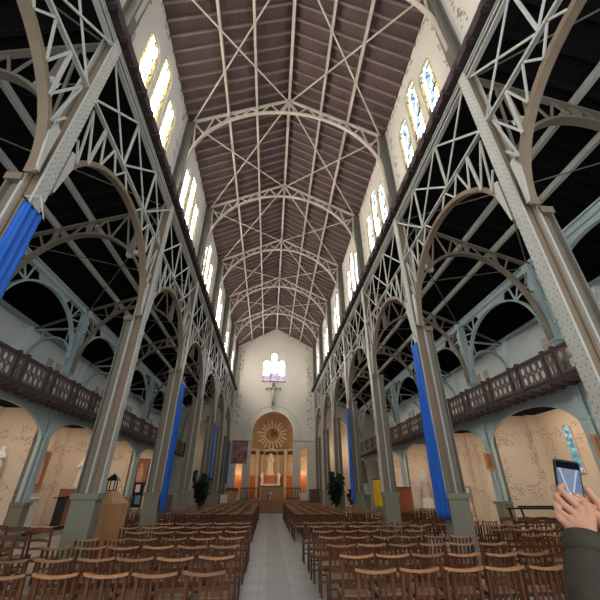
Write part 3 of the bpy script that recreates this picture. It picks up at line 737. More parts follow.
for i, (x, y, a) in enumerate(((-4.65, 7.3, .1), (-5.2, 7.35, -.1), (-4.15, 6.15, .05), (-4.7, 8.6, -.1), (-5.3, 8.8, .12), (-5.95, 9.2, -.05), (-6.5, 9.6, .15), (-5.15, 11.6, .9))):
    w_ = ['nearer row, second from the pillar', 'nearer row, at the picture edge', 'just behind the near left block', 'middle row, first from the pillar', 'middle row, second from the pillar', 'back row, inner', 'back row, outer', 'alone by the foot of the second pillar'][i]
    spots.append((x, y, 'ladder', 'ladder-back wooden chair in the left aisle, %s' % w_, 'left aisle chairs', a))
spots.sort(key=lambda q: math.hypot(q[0]+.25, q[1]))
slats = [q for q in spots if q[2] == 'slat']; extra = set(id(q) for q in slats[300:])
np_, lp, fm_ = None, None, far_mesh(); rest = MB()
for q in spots:
    x, y, k, lab, grp = q[:5]; a = q[5] if len(q) > 5 else rng.uniform(-.05, .05)
    x += rng.uniform(-.012, .012); y += rng.uniform(-.025, .025)
    if id(q) in extra:
        R = Matrix.Translation((x, y, .0)) @ Matrix.Rotation(a, 4, 'Z'); n0 = len(rest.m)
        rest.add([R @ v.co for v in fm_.vertices], [tuple(p.vertices) for p in fm_.polygons]); rest.m[n0:] = [p.material_index for p in fm_.polygons]; continue
    if k == 'ladder':
        if lp is None: lp = ladder_proto(); o = lp
        else: o = dup(lp)
    elif y < 12.0:
        if np_ is None: np_ = near_proto(); o = np_
        else: o = dup(np_)
    else:
        o = link('church_chair', fm_); o['category'] = 'chair'
    o.location = (x, y, .004 if abs(x) < .9 else 0); o.rotation_euler.z = a; o['label'] = lab; o['group'] = grp
if rest.v: tag(rest.build('church_chairs', CM), 'farthest wooden chairs in the last rows before the altar steps', 'chairs', None, 'stuff')
# ------------------------------------------------------------------ blue drapes on the columns
def drape(x, y0, y1, z0, z1, lab, seed, top=.6, sw=0.0):
    t = thing('blue_drape', lab, 'drape', (x, (y0+y1)/2, 0), 0, 'blue drapes')
    rg = random.Random(seed); n, m_ = 26, 30; vs = []; w = y1-y0; ph = rg.random()*6
    for j in range(m_+1):
        f = j/m_; ww = w*(top+(1-top)*min(1, f*1.6))
        for i in range(n+1):
            u = i/n-.5
            vs.append((.028*math.sin(u*19+ph+f*.8)+.012*math.sin(u*43+f*3), u*ww+sw*f*(1-f), z1+(z0-z1)*f+.02*math.sin(u*9)*f))
    fs = [(j*(n+1)+i, j*(n+1)+i+1, (j+1)*(n+1)+i+1, (j+1)*(n+1)+i) for j in range(m_) for i in range(n)]
    c = MB().add(vs, fs).build('cloth', BLUE, t, True); sm = c.modifiers.new('thick', 'SOLIDIFY'); sm.thickness = .006
    MB().tube([(0, -w*top/2-.06, z1+.01), (0, w*top/2+.06, z1+.01)], .014, 6).build('rod', BLACK, t)
    MB().tube([(0, -w*top/2-.04, z1+.02), (0, 0, z1+.28), (0, w*top/2+.04, z1+.02)], .009, 5).build('rope', ROPE, t)
drape(-3.93, 3.86, 4.28, 2.2, 5.32, 'blue cloth drape hanging from the nearest column on the left', 1, .95)
drape(3.93, 8.84, 9.50, 1.06, 5.42, 'blue cloth drape on the second column on the right, pale hem', 2, .55)
drape(-3.93, 13.95, 14.7, 1.0, 5.5, 'blue cloth drape on the third column on the left', 3, .6)
drape(3.93, 18.5, 19.2, 1.15, 5.5, 'blue cloth drape on the fourth column on the right', 4, .7)
drape(-3.93, 23.6, 24.6, 1.9, 5.5, 'blue cloth drape on the left near the plants, fifth column', 5, .8)
drape(-3.93, 33.5, 34.5, 2.1, 5.5, 'blue cloth drape on the left beside the brown image banner', 6, .8)
# ------------------------------------------------------------------ chancel furniture
PZ = .83
t = thing('altar', 'oak-fronted altar standing at the top of the wooden steps', 'altar', (.05, 34.4, PZ))
MB().box(-.95, .95, -.25, .35, 0, 1.05).build('front', OAK, t); MB().box(-1.02, 1.02, -.32, .42, 1.05, 1.12).build('top', OAKDK, t)
t = thing('bouquet', 'white flower bouquet with green leaves in front of the altar', 'flowers', (-.05, 34.02, PZ))
rg = random.Random(5); m = MB()
for i in range(60):
    a, r_, z = rg.random()*6.28, rg.random()*.22, .18+rg.random()*.42; m.ball((r_*math.cos(a), r_*math.sin(a)*.6, z), .045, 6)
m.build('blossoms', WHITE, t); m = MB()
for i in range(40):
    a, z = rg.random()*6.28, .1+rg.random()*.35; d = Vector((math.cos(a), math.sin(a)*.5, .3)); p = Vector((0, 0, z)); e = p+d*.3; s_ = Vector((-math.sin(a), math.cos(a), 0))*.05
    m.add([p, p+d*.15+s_, e, p+d*.15-s_, p+d*.15+Vector((0,0,.01))], [(0,1,4),(1,2,4),(2,3,4),(3,0,4)])
m.build('leaves', GREEN, t); MB().lathe([(.08,0),(.12,.05),(.1,.25)], 12).build('vase', WHITE, t)
def statue(nm, lab, cat, loc, h, mt, rz=0, ped=None, arms='pray'):
    t = thing(nm, lab, cat, loc, rz)
    m = MB(); k = h/1.75
    m.lathe([(.30*k,0),(.31*k,.05*k),(.27*k,.35*k),(.24*k,.7*k),(.22*k,.95*k),(.25*k,1.2*k),(.26*k,1.34*k),(.19*k,1.45*k),(.085*k,1.50*k),(.08*k,1.55*k)], 36, (0,0,0), 1, .72, .07, 8)
    m.ball((0, -.02*k, 1.64*k), .115*k, 14, .82, .95, 1.12)
    for s in (-1, 1):
        if arms == 'pray': m.tube([(s*.23*k, 0, 1.36*k), (s*.27*k, -.10*k, 1.12*k), (s*.12*k, -.22*k, 1.12*k), (s*.02*k, -.25*k, 1.24*k)], [.08*k, .075*k, .06*k, .035*k], 8)
        else: m.tube([(s*.23*k, 0, 1.36*k), (s*.30*k, -.04*k, 1.1*k), (s*.25*k, -.2*k, .98*k), (s*.18*k, -.27*k, 1.02*k)], [.08*k, .075*k, .06*k, .035*k], 8)
    m.build('figure', mt, t, True)
    m = MB(); m.lathe([(.15*k,1.40*k),(.17*k,1.5*k),(.15*k,1.66*k),(.10*k,1.76*k),(.01,1.79*k)], 16, (0,.035*k,0), 1, .8, .03, 6); m.build('veil', mt, t, True)
    if ped: MB().box(-ped[0], ped[0], -ped[0], ped[0], -ped[1], 0).build('pedestal', ped[2], t)
    return t
GLOW = mat('lit_cream_marble', (.80,.68,.48), .6, 0, .04, 2)
t = thing('retable', 'pale stone retable carrying the lit statue behind the altar', 'retable', (-.05, 38.1, PZ))
MB().box(-.95, .95, -.35, .45, 0, 1.25).build('base', WHITE, t); MB().box(-.5, .5, -.25, .3, 1.25, 2.05).build('tabernacle', PANEL, t); MB().box(-1.0, 1.0, -.4, .45, 1.25, 1.33).build('shelf', WHITE, t)
for s in (-1, 1): m = MB(); m.lathe([(.16,1.33),(.18,1.5),(.12,1.6),(.2,1.95),(.24,2.1),(.1,2.3)], 12, (s*.78, 0, 0)); m.build('urn', WHITE, t)
statue('madonna_statue', 'glowing cream statue of a robed woman in the centre of the apse', 'statue', (-.1, 38.1, PZ+2.05), 2.0, GLOW, 0)
m = MB(); m.sweep([(x, 0, z) for x, z in [(.85, 2.6)]+arch_pts(0, 3.7, .85, 1.1, 16)+[(-.85, 2.6)]], (0,1,0), .12, .06); o = m.build('niche_frame', GLOW); o.location = (-.1, 38.75, .6); tag(o, 'pale arched frame behind the glowing statue', 'frame')
# sunburst relief on the half dome
def dome(phi, rho, r=AR-.05):
    th = math.radians(30); ax = Vector((0, math.cos(th), math.sin(th))); e1 = Vector((1,0,0)); e2 = ax.cross(e1)*-1
    d = ax*math.cos(rho)+(e1*math.cos(phi)+e2*math.sin(phi))*math.sin(rho)
    return Vector((0, AY, AZ))+d*r
RELIEF = mat('carved_golden_stone', (.72,.56,.38), .75, 0, .12, 5)
t = thing('sunburst_relief', 'carved sunburst relief with rays on the golden half dome of the apse', 'relief')
for i in range(20):
    ph = 2*PI*i/20+.08; m = MB(); L_ = .44+.05*(i % 2)
    a, b, c, d = dome(ph-.11, .22), dome(ph+.11, .22), dome(ph+.08, L_), dome(ph-.08, L_)
    a2, b2, c2, d2 = [dome(p_, r_, AR-.20) for p_, r_ in ((ph-.09, .22), (ph+.09, .22), (ph+.06, L_), (ph-.06, L_))]
    m.add([a, b, c, d, a2, b2, c2, d2], [(4,5,6,7),(0,1,5,4),(1,2,6,5),(2,3,7,6),(3,0,4,7)]); m.build('ray', RELIEF, t)
m = MB(); m.sweep([dome(2*PI*i/32, .24, AR-.1) for i in range(33)], dome(0, 0)-Vector((0, AY, AZ)), .16, .12); m.build('ring', RELIEF, t)
c_ = dome(0, 0, AR-.25); m = MB(); m.ball(c_+Vector((0, 0, .15)), .26, 10, .8, .7, 1.5); m.ball(c_+Vector((0,-.05,.68)), .15, 10); m.ball(c_+Vector((.3, 0, .1)), .16, 8, 1.2, .6, 1.4); m.build('figure', mat('dark_relief', (.20,.13,.08), .8), t, True)
# altar rails
def rail(x0, x1, y, lab):
    t = thing('altar_rail', lab, 'rail', ((x0+x1)/2, y, PZ), 0, 'altar rails'); h = (x1-x0)/2
    MB().box(-h, h, -.05, .05, .9, .98).build('top_rail', OAKDK, t); MB().box(-h, h, -.04, .04, .08, .15).build('bottom_rail', OAKDK, t)
    n = max(2, int((x1-x0)/.22))
    for i in range(n+1): MB().box(-h+.03+(2*h-.06)*i/n-.03, -h+.03+(2*h-.06)*i/n+.03, -.03, .03, 0, .92).build('baluster', OAKDK, t)
rail(-2.7, -1.15, 35.0, 'dark wooden balustered rail to the left of the altar'); rail(1.25, 2.7, 35.0, 'dark wooden balustered rail to the right of the altar')
rail(-3.9, -2.95, 35.0, 'dark wooden rail at the far left under the brown banner')
t = thing('ambo', 'square oak ambo on the left of the altar steps', 'ambo', (-3.3, 33.0, .498))
MB().box(-.42, .42, -.3, .3, 0, 1.1).build('body', OAK, t); MB().bar((0, -.35, 1.1), (0, .35, 1.25), .95, .04, (0,0,1)).build('desk', OAKDK, t)
t = thing('organ_console', 'dark brown wooden console on the right of the altar steps', 'console', (3.55, 32.6, .332))
MB().box(-.3, .5, -.3, .3, 0, 1.3).build('body', OAKDK, t); MB().box(-.34, .54, -.34, .34, 1.3, 1.36).build('lid', OAKDK, t)
for x, lab in ((-3.0, 'pale stone block on the left beside the altar'), (2.9, 'pale stone block on the right beside the altar')):
    o = MB().box(-.3, .3, -.2, .2, 0, .5).box(-.36, .36, -.25, .25, .5, .6).build('stone_plinth', WHITE); o.location = (x, 34.3, PZ); tag(o, lab, 'plinth')
# brown image banner (plain mottled cloth)
BAN, N, b = base_nodes('brown_mottled_print', .8); v, p = N.xyz(); n1 = N.tex('ShaderNodeTexNoise', v, 2.2, (1.2,1,.9)); n1.inputs['Detail'].default_value = 5
N.nt.links.new(N.mix(N.m('MULTIPLY', N.m('SUBTRACT', n1.outputs[0], .3), 2.4), (.13,.05,.046), (.50,.30,.26)), b.inputs['Base Color'])
t = thing('image_banner', 'brown red mottled cloth banner hanging on the left of the apse arch', 'banner', (-3.08, 35.14, 3.75))
m = MB(); n = 12; vs = [(-.75+1.5*i/n, .02*math.sin(i*1.3), z) for z in (0, 1.95) for i in range(n+1)]; m.add(vs, [(i, i+1, n+2+i, n+1+i) for i in range(n)]); o = m.build('cloth', BAN, t); o.modifiers.new('thick', 'SOLIDIFY').thickness = .01
MB().tube([(-.82, 0, 1.96), (.82, 0, 1.96)], .025, 8).build('pole', OAKDK, t)
# crucifix
t = thing('crucifix', 'dark wooden crucifix with a grey figure on the end wall under the window', 'crucifix', (-.12, YE-.12, 9.0))
MB().box(-.13, .13, -.05, .06, 0, 2.35).build('upright', mat('grey_brown_cross', (.16,.14,.12), .7), t); MB().box(-.8, .8, -.06, .05, 1.62, 1.86).build('crossbar', bpy.data.materials['grey_brown_cross'], t)
m = MB(); m.tube([(0,-.14,.35),(0.02,-.16,.75),(0,-.15,1.0),(0,-.16,1.3),(0,-.15,1.55)], [.05,.07,.11,.14,.09], 10)
for s in (-1, 1): m.tube([(s*.05,-.15,1.5),(s*.35,-.12,1.6),(s*.66,-.10,1.74)], [.06,.045,.03], 8)
m.ball((0.03,-.18,1.72), .1, 10, .85, .95, 1.2); m.build('figure', GREYST, t, True); MB().ball((0,-.1,-.12), .12, 10).build('medallion', GREYST, t, True)
# ------------------------------------------------------------------ plants
def plant(x, y, h, w, lab, seed, pot):
    t = thing('potted_plant', lab, 'plant', (x, y, 0), 0, 'potted plants'); rg = random.Random(seed)
    MB().lathe([(.16,0),(.22,.05),(.27,.55),(.30,.6),(.26,.6),(.22,.5)], 16).build('pot', pot, t)
    m = MB(); f = MB()
    for i in range(11):
        a = rg.random()*6.28; e = Vector((math.cos(a)*w*rg.uniform(.3,.9), math.sin(a)*w*rg.uniform(.3,.9), h*rg.uniform(.6, 1.0))); b_ = Vector((0, 0, .5))
        mid = (b_+e)/2+Vector((0,0,.15)); m.tube([b_, mid, e], [.02,.014,.006], 5)
        for q in range(60):
            u = rg.uniform(.3, 1); p = b_.lerp(mid, u*2) if u < .5 else mid.lerp(e, u*2-1)
            d = Vector((rg.gauss(0,1), rg.gauss(0,1), rg.gauss(.1,.7))).normalized(); L_ = rg.uniform(.16,.34); s_ = d.orthogonal().normalized()*L_*.28; up_ = d.cross(s_).normalized()*.02
            f.add([p, p+d*L_*.5+s_+up_, p+d*L_, p+d*L_*.5-s_+up_, p+d*L_*.5], [(0,1,4),(1,2,4),(2,3,4),(3,0,4)])
    m.build('stem', GREEN, t); f.build('foliage', GREEN, t)
plant(-4.0, 22.35, 2.55, .62, 'large dark leafy potted plant on the left beside the columns', 11, WHITE)
plant(3.72, 22.5, 2.7, .55, 'tall dark leafy potted plant on the right with a long upper branch', 12, OAKDK)
plant(4.75, 21.9, 1.75, .5, 'lower bushy potted plant on the right beside the tall one', 13, WHITE)
t = thing('vase_stand', 'small oak stand with red flowers beside the right plants', 'stand', (4.55, 21.2, 0))
MB().box(-.18,.18,-.18,.18,0,.95).build('body', OAK, t); m = MB(); rg = random.Random(2)
for i in range(14): m.ball((rg.gauss(0,.12), rg.gauss(0,.1), 1.12+rg.random()*.2), .06, 6)
m.build('blossoms', mat('red_pink_petals', (.75,.13,.08), .6), t)
for i, (x, y, h, c, lab) in enumerate(((-3.7, 31.2, 1.3, WHITE, 'white pedestal left of the altar steps beside the columns'), (4.4, 30.2, 1.2, WHITE, 'white pedestal on the right behind the plants'))):
    o = MB().box(-.25,.25,-.2,.2,0,h-.08).box(-.3,.3,-.25,.25,h-.08,h).build('pedestal', c); o.location = (x, y, 0); tag(o, lab, 'pedestal')
# ------------------------------------------------------------------ left aisle furniture
t = thing('offering_cabinet', 'light oak cabinet with a pointed top and a round rosette', 'cabinet', (-4.42, 10.75, 0))
t.rotation_euler.z = -.35
MB().box(-.38,.38,-.3,.3,0,1.28).build('body', OAK, t); MB().box(-.41,.41,-.33,.33,1.28,1.34).build('moulding', OAK, t)
m = MB(); m.add([(x,y,z) for x,y,z in ((-.38,-.3,1.34),(.38,-.3,1.34),(.38,.3,1.34),(-.38,.3,1.34),(-.1,-.12,1.62),(.1,-.12,1.62),(.1,.12,1.62),(-.1,.12,1.62))], [(0,1,5,4),(1,2,6,5),(2,3,7,6),(3,0,4,7),(4,5,6,7)]); m.build('top', OAK, t)
m = MB(); m.sweep([(.07*math.cos(2*PI*i/16), -.305, .95+.07*math.sin(2*PI*i/16)) for i in range(17)], (0,1,0), .02, .025); m.build('rosette', WOODLT, t)
MB().box(-.3,.3,-.312,-.3,.15,1.2).build('door', OAK, t)
t = thing('lantern', 'small black lantern with a pyramid roof on the oak cabinet', 'lantern', (-4.44, 10.75, 1.62))
m = MB(); m.add([(-.16,-.16,.24),(.16,-.16,.24),(.16,.16,.24),(-.16,.16,.24),(0,0,.42)], [(0,1,4),(1,2,4),(2,3,4),(3,0,4),(3,2,1,0)]); m.build('roof', BLACK, t)
for sx in (-1,1):
    for sy in (-1,1): MB().box(sx*.09-.012, sx*.09+.012, sy*.09-.012, sy*.09+.012, 0, .24).build('post', BLACK, t)
MB().box(-.09,.09,-.09,.09,0,.02).build('base', BLACK, t)
t = thing('lectern_cabinet', 'dark orange-brown wooden stand with black open front in the left chapel', 'stand', (-9.15, 18.1, .3)); t.rotation_euler.z = .35
MB().box(-.3,.36,-.02,.22,0,1.33).build('back', mat('orange_brown_wood', (.30,.115,.045), .5, 0, .2, 3), t); MB().box(-.28,.05,-.2,-.02,0,1.0).build('front', BLACK, t); MB().bar((-.45,-.12,1.03),(.3,-.12,1.1),.3,.04).build('desk', BLACK, t); MB().box(-.32,.4,-.04,.26,1.33,1.38).build('cornice', bpy.data.materials['orange_brown_wood'], t)
t = thing('low_platform', 'low pale platform with a dark front edge in the second left chapel', 'platform', (-9.6, 16.65, 0))
MB().box(-.65,.7,-2.2,2.2,0,.3).build('deck', mat('pale_beige_boards', (.46,.40,.33), .7), t); MB().box(.7,.74,-2.2,2.2,.2,.31).build('edge', BLACK, t)
def picture(x, y, z, w, h, axis, lab, tilt=0, seed=0, fr=OAKDK, c1=(.15,.07,.045), c2=(.32,.18,.12)):
    t = thing('framed_picture', lab, 'picture', (x, y, z), 0, None)
    t.rotation_euler = (tilt, 0, axis)      # axis 0 faces -y
    m = MB(); e = .07
    for a in ((-w/2, w/2, h/2-e, h/2), (-w/2, w/2, -h/2, -h/2+e), (-w/2, -w/2+e, -h/2+e, h/2-e), (w/2-e, w/2, -h/2+e, h/2-e)): m.box(a[0], a[1], -.03, .03, a[2], a[3])
    m.build('frame', fr, t)
    MB().box(-w/2+e, w/2-e, -.012, .02, -h/2+e, h/2-e).build('canvas', mat('painted_canvas', c1, .7, 0, .2, 3.5, c2=c2), t)
    if seed:
        m = MB(); m.lathe([(.16*w,-.38*h),(.2*w,-.1*h),(.14*w,.14*h),(.05*w,.2*h)], 12, (0,-.016,0), 1, .05); m.ball((0,-.018,.26*h), .09*w, 8, 1, .2, 1.2); m.build('painted_figure', mat('painted_robe', (.60,.32,.22), .7, 0, .2, 4), t)
picture(-9.72, 28.95, 2.8, 1.1, 1.75, 0, 'dark framed painting of a standing figure in the fourth left chapel', 0, 1)
picture(-10.58, 18.0, 2.45, .95, 1.55, PI/2, 'tall brown framed panel on the outer wall of the second left chapel', 0, 1, OAK)
picture(8.12, 33.2, 3.05, 1.0, 1.75, .75, 'tall brown framed picture tilted against the white pier on the right', -.1, 0, OAKDK, (.30,.17,.10), (.55,.40,.30))
picture(8.28, 13.85, 2.62, .42, .6, .35, 'small brown station plaque on the third right gallery post', 0, 0, OAK)
picture(8.28, 18.85, 2.62, .42, .6, .35, 'small brown station plaque on the fourth right gallery post', 0, 0, OAK)
picture(8.30, 8.9, 2.62, .5, .62, .6, 'small brown station plaque on the second right gallery post at the picture edge', 0, 0, OAK)
statue('robed_statue', 'pale robed statue on a bracket in the nearest left chapel', 'statue', (-9.5, 13.6, 2.0), .95, WHITE, .3, (.2, .25, WHITE))
statue('robed_statue', 'white robed statue against the stencilled wall of the second left chapel', 'statue', (-9.05, 18.62, 1.75), 1.25, WHITE, 0, (.25, .3, PARTITION), 'pray')
statue('robed_statue', 'grey robed statue on a plinth in the fourth right chapel', 'statue', (8.65+.9, 23.4, 1.2), 1.5, GREYST, -.3, (.3, 1.2, WHITE), 'open')
t = thing('altar_table', 'white altar table in the left chapel below the framed panel', 'altar', (-9.85, 15.6, .3)); MB().box(-.4,.6,-.7,.7,0,1.0).build('base', WHITE, t); MB().box(-.4,.66,-.76,.76,1.0,1.08).build('top', WHITE, t)
t = thing('display_board', 'dark notice board with white and blue sheets below the framed painting', 'notice board', (-9.05, 27.2, 0)); MB().box(-.35,.35,-.03,.03,.6,2.1).build('board', BLACK, t)
MB().box(-.2,.1,-.04,-.03,1.5,1.95).build('sheet', WHITE, t); MB().box(-.1,.25,-.04,-.03,.8,1.3).build('sheet', mat('blue_paper', (.15,.3,.6), .7), t)
for sx in (-1,1): MB().box(sx*.3-.025, sx*.3+.025, -.025, .025, 0, .6).build('leg', BLACK, t)
# ------------------------------------------------------------------ right aisle furniture
t = thing('yellow_banner', 'tall yellow cloth banner on a stand in the right aisle', 'banner', (6.75, 24.3, 0))
m = MB(); n = 10; m.add([(-.28+.56*i/n, .03*math.sin(i*1.7), z) for z in (.75, 2.2) for i in range(n+1)], [(i, i+1, n+2+i, n+1+i) for i in range(n)]); o = m.build('cloth', YELLOW, t); o.modifiers.new('thick', 'SOLIDIFY').thickness = .008
MB().tube([(-.34,0,2.22),(.34,0,2.22)], .018, 6).build('crossbar', BLACK, t); MB().tube([(0,.05,0),(0,.05,2.24)], .018, 6).build('pole', BLACK, t); MB().lathe([(.2,0),(.2,.03),(.03,.05)], 12, (0,.05,0)).build('base', BLACK, t)
t = thing('confessional_box', 'orange-brown wooden box against the wall beyond the right columns', 'cabinet', (6.62, 19.6, 0)); MB().box(-.4,.4,-.3,.3,0,1.72).build('body', mat('red_orange_wood', (.36,.10,.035), .5, 0, .2, 3), t); MB().box(-.44,.44,-.34,.34,1.72,1.78).build('lid', OAKDK, t)
t = thing('notice_stand', 'light wooden notice stand with a white sheet behind the second right column', 'notice stand', (5.9, 11.9, 0))
for sx in (-1,1): MB().box(sx*.3-.02, sx*.3+.02, -.02, .02, 0, 1.75).build('leg', OAK, t)
for z in (.95, 1.35, 1.72): MB().box(-.3,.3,-.02,.02,z-.02,z+.02).build('crossbar', OAK, t)
MB().box(-.2,.2,-.03,-.02,1.40,1.62).build('sheet', WHITE, t)
def desk(x, y, rz, lab):
    t = thing('prayer_desk', lab, 'desk', (x, y, 0), rz, 'dark prayer desks')
    MB().box(-.75,.75,-.06,.06,1.12,1.17).build('top_rail', BLACK, t); MB().box(-.75,.75,-.4,-.15,.78,.83).build('shelf', BLACK, t)
    for s in (-1,1): MB().bar((s*.7,-.3,0),(s*.7,0,1.13),.05,.05,(1,0,0)).build('leg', BLACK, t)
    MB().box(-.7,.7,-.03,.03,.4,.45).build('stretcher', BLACK, t)
desk(7.95, 11.7, -.08, 'dark prayer desk in front of the stencilled panel in the right chapel'); desk(9.2, 13.0, -.08, 'dark prayer desk standing behind the other one in the right chapel')
# narrow stained window of the near right chapel
wn[0] += 1
GL_C = bpy.data.materials.new('blue_green_stained_glass'); GL_C.use_nodes = True; nt = GL_C.node_tree; nt.nodes.clear(); N = NT(nt)
v, p = N.xyz(); vo = N.tex('ShaderNodeTexVoronoi', v, 9); sp = N.n('ShaderNodeSeparateColor'); nt.links.new(vo.outputs['Color'], sp.inputs[0])
c = N.mix(sp.outputs[0], (.05,.22,.55), (.35,.75,.55)); c = N.mix(N.m('GREATER_THAN', sp.outputs[1], .75), c, (.7,.85,.9))
em = N.n('ShaderNodeEmission'); nt.links.new(c, em.inputs[0]); em.inputs[1].default_value = .3; o_ = N.n('ShaderNodeOutputMaterial'); nt.links.new(em.outputs[0], o_.inputs[0])
f = struct(plate(lancet(0, 0, .42, 1.65), [lancet(0, .05, .32, 1.6)], lambda a, b: (0, a, b), (.06, 0, 0)).build('window_%d' % wn[0], PARTITION)); f.location = (OX-.05, 12.35, 2.15)
plate(lancet(0, .04, .34, 1.61), [], lambda a, b: (.03, a, b), (.01, 0, 0)).build('glass', GL_C, f)
# ------------------------------------------------------------------ floodlights and loudspeakers
def flood(x, y, z, s, lab):
    t = thing('floodlight', lab, 'floodlight', (x, y, z), 0, 'floodlights')
    for i, (dx, dy) in enumerate(((0, 0), (s*.28, .12))):
        h = MB().box(dx-.1, dx+.1, dy-.07, dy+.07, -.07, .07).build('head', LAMPW, t); MB().box(dx-.085, dx+.085, dy-.09, dy-.07, -.055, .055).build('lens', GREYST, h)
    MB().bar((-.1*s, .08, .1), (.4*s, .08, .1), .03, .03).build('bar', LAMPW, t); MB().bar((-s*.1, .08, .1), (-s*.55, .08, .15), .025, .025).build('arm', IRON_DARK, t)
flood(-4.9, 4.15, 8.75, -1, 'pair of white floodlights beside the nearest left column'); flood(4.95, 4.15, 8.75, 1, 'pair of white floodlights beside the nearest right column')
flood(-4.75, 9.15, 8.3, -1, 'pair of small floodlights beside the second left column'); flood(4.75, 9.15, 8.3, 1, 'pair of small floodlights beside the second right column')
def speaker(x, y, z, lab):
    t = thing('loudspeaker', lab, 'loudspeaker', (x, y, z), 0, 'column loudspeakers'); MB().box(-.11,.11,-.1,.1,-.5,.5).build('case', GREYST if z > 4 else BLACK, t); MB().box(-.09,.09,-.11,-.1,-.46,.46).build('grille', BLACK, t)
speaker(-7.9, 33.9, 4.9, 'dark loudspeaker on the left pier at the end of the gallery'); speaker(7.75, 33.9, 4.9, 'dark loudspeaker on the right pier at the end of the gallery')
# ------------------------------------------------------------------ person with a phone at the right edge
def at(px, py, Y):
    d = fw*FPX+r2*(px-300)-u2*(py-300); return Vector((-.2523, 0, 1.65))+d*(Y/d.y)
def remesh(m, vox, it=6):
    me = m.mesh('tmp', []); o = bpy.data.objects.new('tmp', me); COL.objects.link(o)
    r = o.modifiers.new('r', 'REMESH'); r.mode = 'VOXEL'; r.voxel_size = vox
    s = o.modifiers.new('s', 'SMOOTH'); s.factor = .5; s.iterations = it
    dg = bpy.context.evaluated_depsgraph_get(); ev = o.evaluated_get(dg).to_mesh()
    q = ([v.co.copy() for v in ev.vertices], [tuple(p.vertices) for p in ev.polygons]); o.evaluated_get(dg).to_mesh_clear()
    bpy.data.objects.remove(o); bpy.data.meshes.remove(me); return q
SKIN = mat('skin', (.55,.28,.185), .5, 0, .08, 25, .05); JACKET = mat('dark_olive_jacket', (.040,.033,.022), .75, 0, .25, 14, .3); TROU = mat('dark_blue_denim', (.04,.05,.08), .8); HAIR = mat('dark_brown_hair', (.05,.03,.02), .6)
def limb(m, pts, rad, n=12, seg=5):
    P, R = [], []
    for i in range(len(pts)-1):
        for k in range(seg):
            f = k/seg; P.append(Vector(pts[i]).lerp(Vector(pts[i+1]), f)); R.append(rad[i]+(rad[i+1]-rad[i])*f)
    P.append(Vector(pts[-1])); R.append(rad[-1]); m.tube(P, R, n); m.ball(P[-1], R[-1], 10); m.ball(P[0], R[0], 10)
hm = MB()
# left hand: back of the hand to the camera, fingers curling round the phone's lower left edge
LW = at(585, 539, .90); LE = at(616, 690, .80); LS = Vector((.70, .42, 1.36))
kn = [at(580, 508.5, .955), at(575, 514, .945), at(570.5, 519.5, .94), at(567.5, 525.5, .937)]
for k in kn: limb(hm, [LW, k], [.021, .0098])
limb(hm, [at(587, 528, .925), at(580, 514, .95)], [.017, .014])
fing = [[(569, 498, .972), (559.5, 488.5, .998), (563, 485, 1.018)], [(564, 505, .965), (556, 496.5, .992), (560, 492, 1.016)], [(560.5, 512, .96), (555, 504.5, .985), (559.5, 500, 1.012)], [(560, 519, .953), (556.5, 512.5, .972), (560, 508, .995)]]
for k, f, r_ in zip(kn, fing, (.0084, .0084, .0080, .0072)): limb(hm, [k]+[at(*q) for q in f], [r_*1.08, r_, r_*.92, r_*.8])
limb(hm, [at(588, 530, .915), at(590, 514, .94), at(584, 503, .968), at(578, 497, .985)], [.017, .0135, .0115, .0095])
# right hand: behind and to the right, thumb across the foot of the screen
RW = at(622, 548, .96); RE = Vector((1.08, .72, 1.22)); RS = Vector((1.04, .42, 1.36))
kr = [at(601, 507, 1.035), at(606, 513, 1.035), at(609, 521, 1.03), at(610, 530, 1.02)]
for k in kr: limb(hm, [RW, k], [.022, .012])
fr_ = [[(594, 498, 1.035), (587, 489, 1.045), (583, 490, 1.058)], [(597, 504, 1.045), (589, 497, 1.05), (583, 500, 1.058)], [(597, 510, 1.045), (587, 505, 1.038), (581, 508, 1.03)], [(599, 520, 1.035), (591, 516, 1.03), (585, 517, 1.022)]]
for k, f, r_ in zip(kr, fr_, (.0098, .0098, .0092, .0082)): limb(hm, [k]+[at(*q) for q in f], [r_*1.08, r_, r_*.92, r_*.8])
limb(hm, [at(612, 530, .975), at(596, 516, .968), at(583, 505, .972), at(573, 498.5, .978)], [.019, .0145, .0115, .009])
limb(hm, [LW, LW.lerp(LE, .25)], [.027, .032]); limb(hm, [RW, RW.lerp(RE, .25)], [.027, .032])
hv, hf = remesh(hm, .0019, 3)
bm_ = MB(); bx, by = .87, .42
limb(bm_, [LW, LE, LS], [.028, .042, .055]); limb(bm_, [RW, RE, RS], [.028, .042, .055])
limb(bm_, [(bx, by, .92), (bx, by-.01, 1.1), (bx, by, 1.30), (bx, by, 1.38)], [.15, .125, .145, .10], 16)
limb(bm_, [LS, (bx, by, 1.37), RS], [.065, .08, .065]); limb(bm_, [(bx, by, 1.38), (bx, by+.02, 1.50)], [.058, .052])
bm_.ball((bx, by+.035, 1.585), .096, 20, .83, 1.0, 1.25); bm_.ball((bx, by+.128, 1.575), .016, 8, .8, 1, 1.5); bm_.ball((bx, by+.055, 1.515), .06, 12, .9, 1, .8)
for s in (-1, 1): bm_.ball((bx+s*.082, by+.03, 1.58), .02, 8, .4, .8, 1.4)
for s in (-1, 1):
    limb(bm_, [(bx+s*.09, by, .92), (bx+s*.10, by+.02, .50), (bx+s*.10, by-.01, .09)], [.10, .062, .042], 14); limb(bm_, [(bx+s*.10, by-.03, .04), (bx+s*.11, by+.16, .035)], [.04, .035])
bv, bf = remesh(bm_, .011, 3)
allb = MB(); allb.add(bv, bf); allb.add(hv, hf)
per = thing('person', 'person in a dark olive jacket raising a phone with both hands at the right edge', 'person', (bx, by, 0))
def under(o): o.location = (-bx, -by, 0); return o
o = under(allb.build('body', SKIN, per, True))
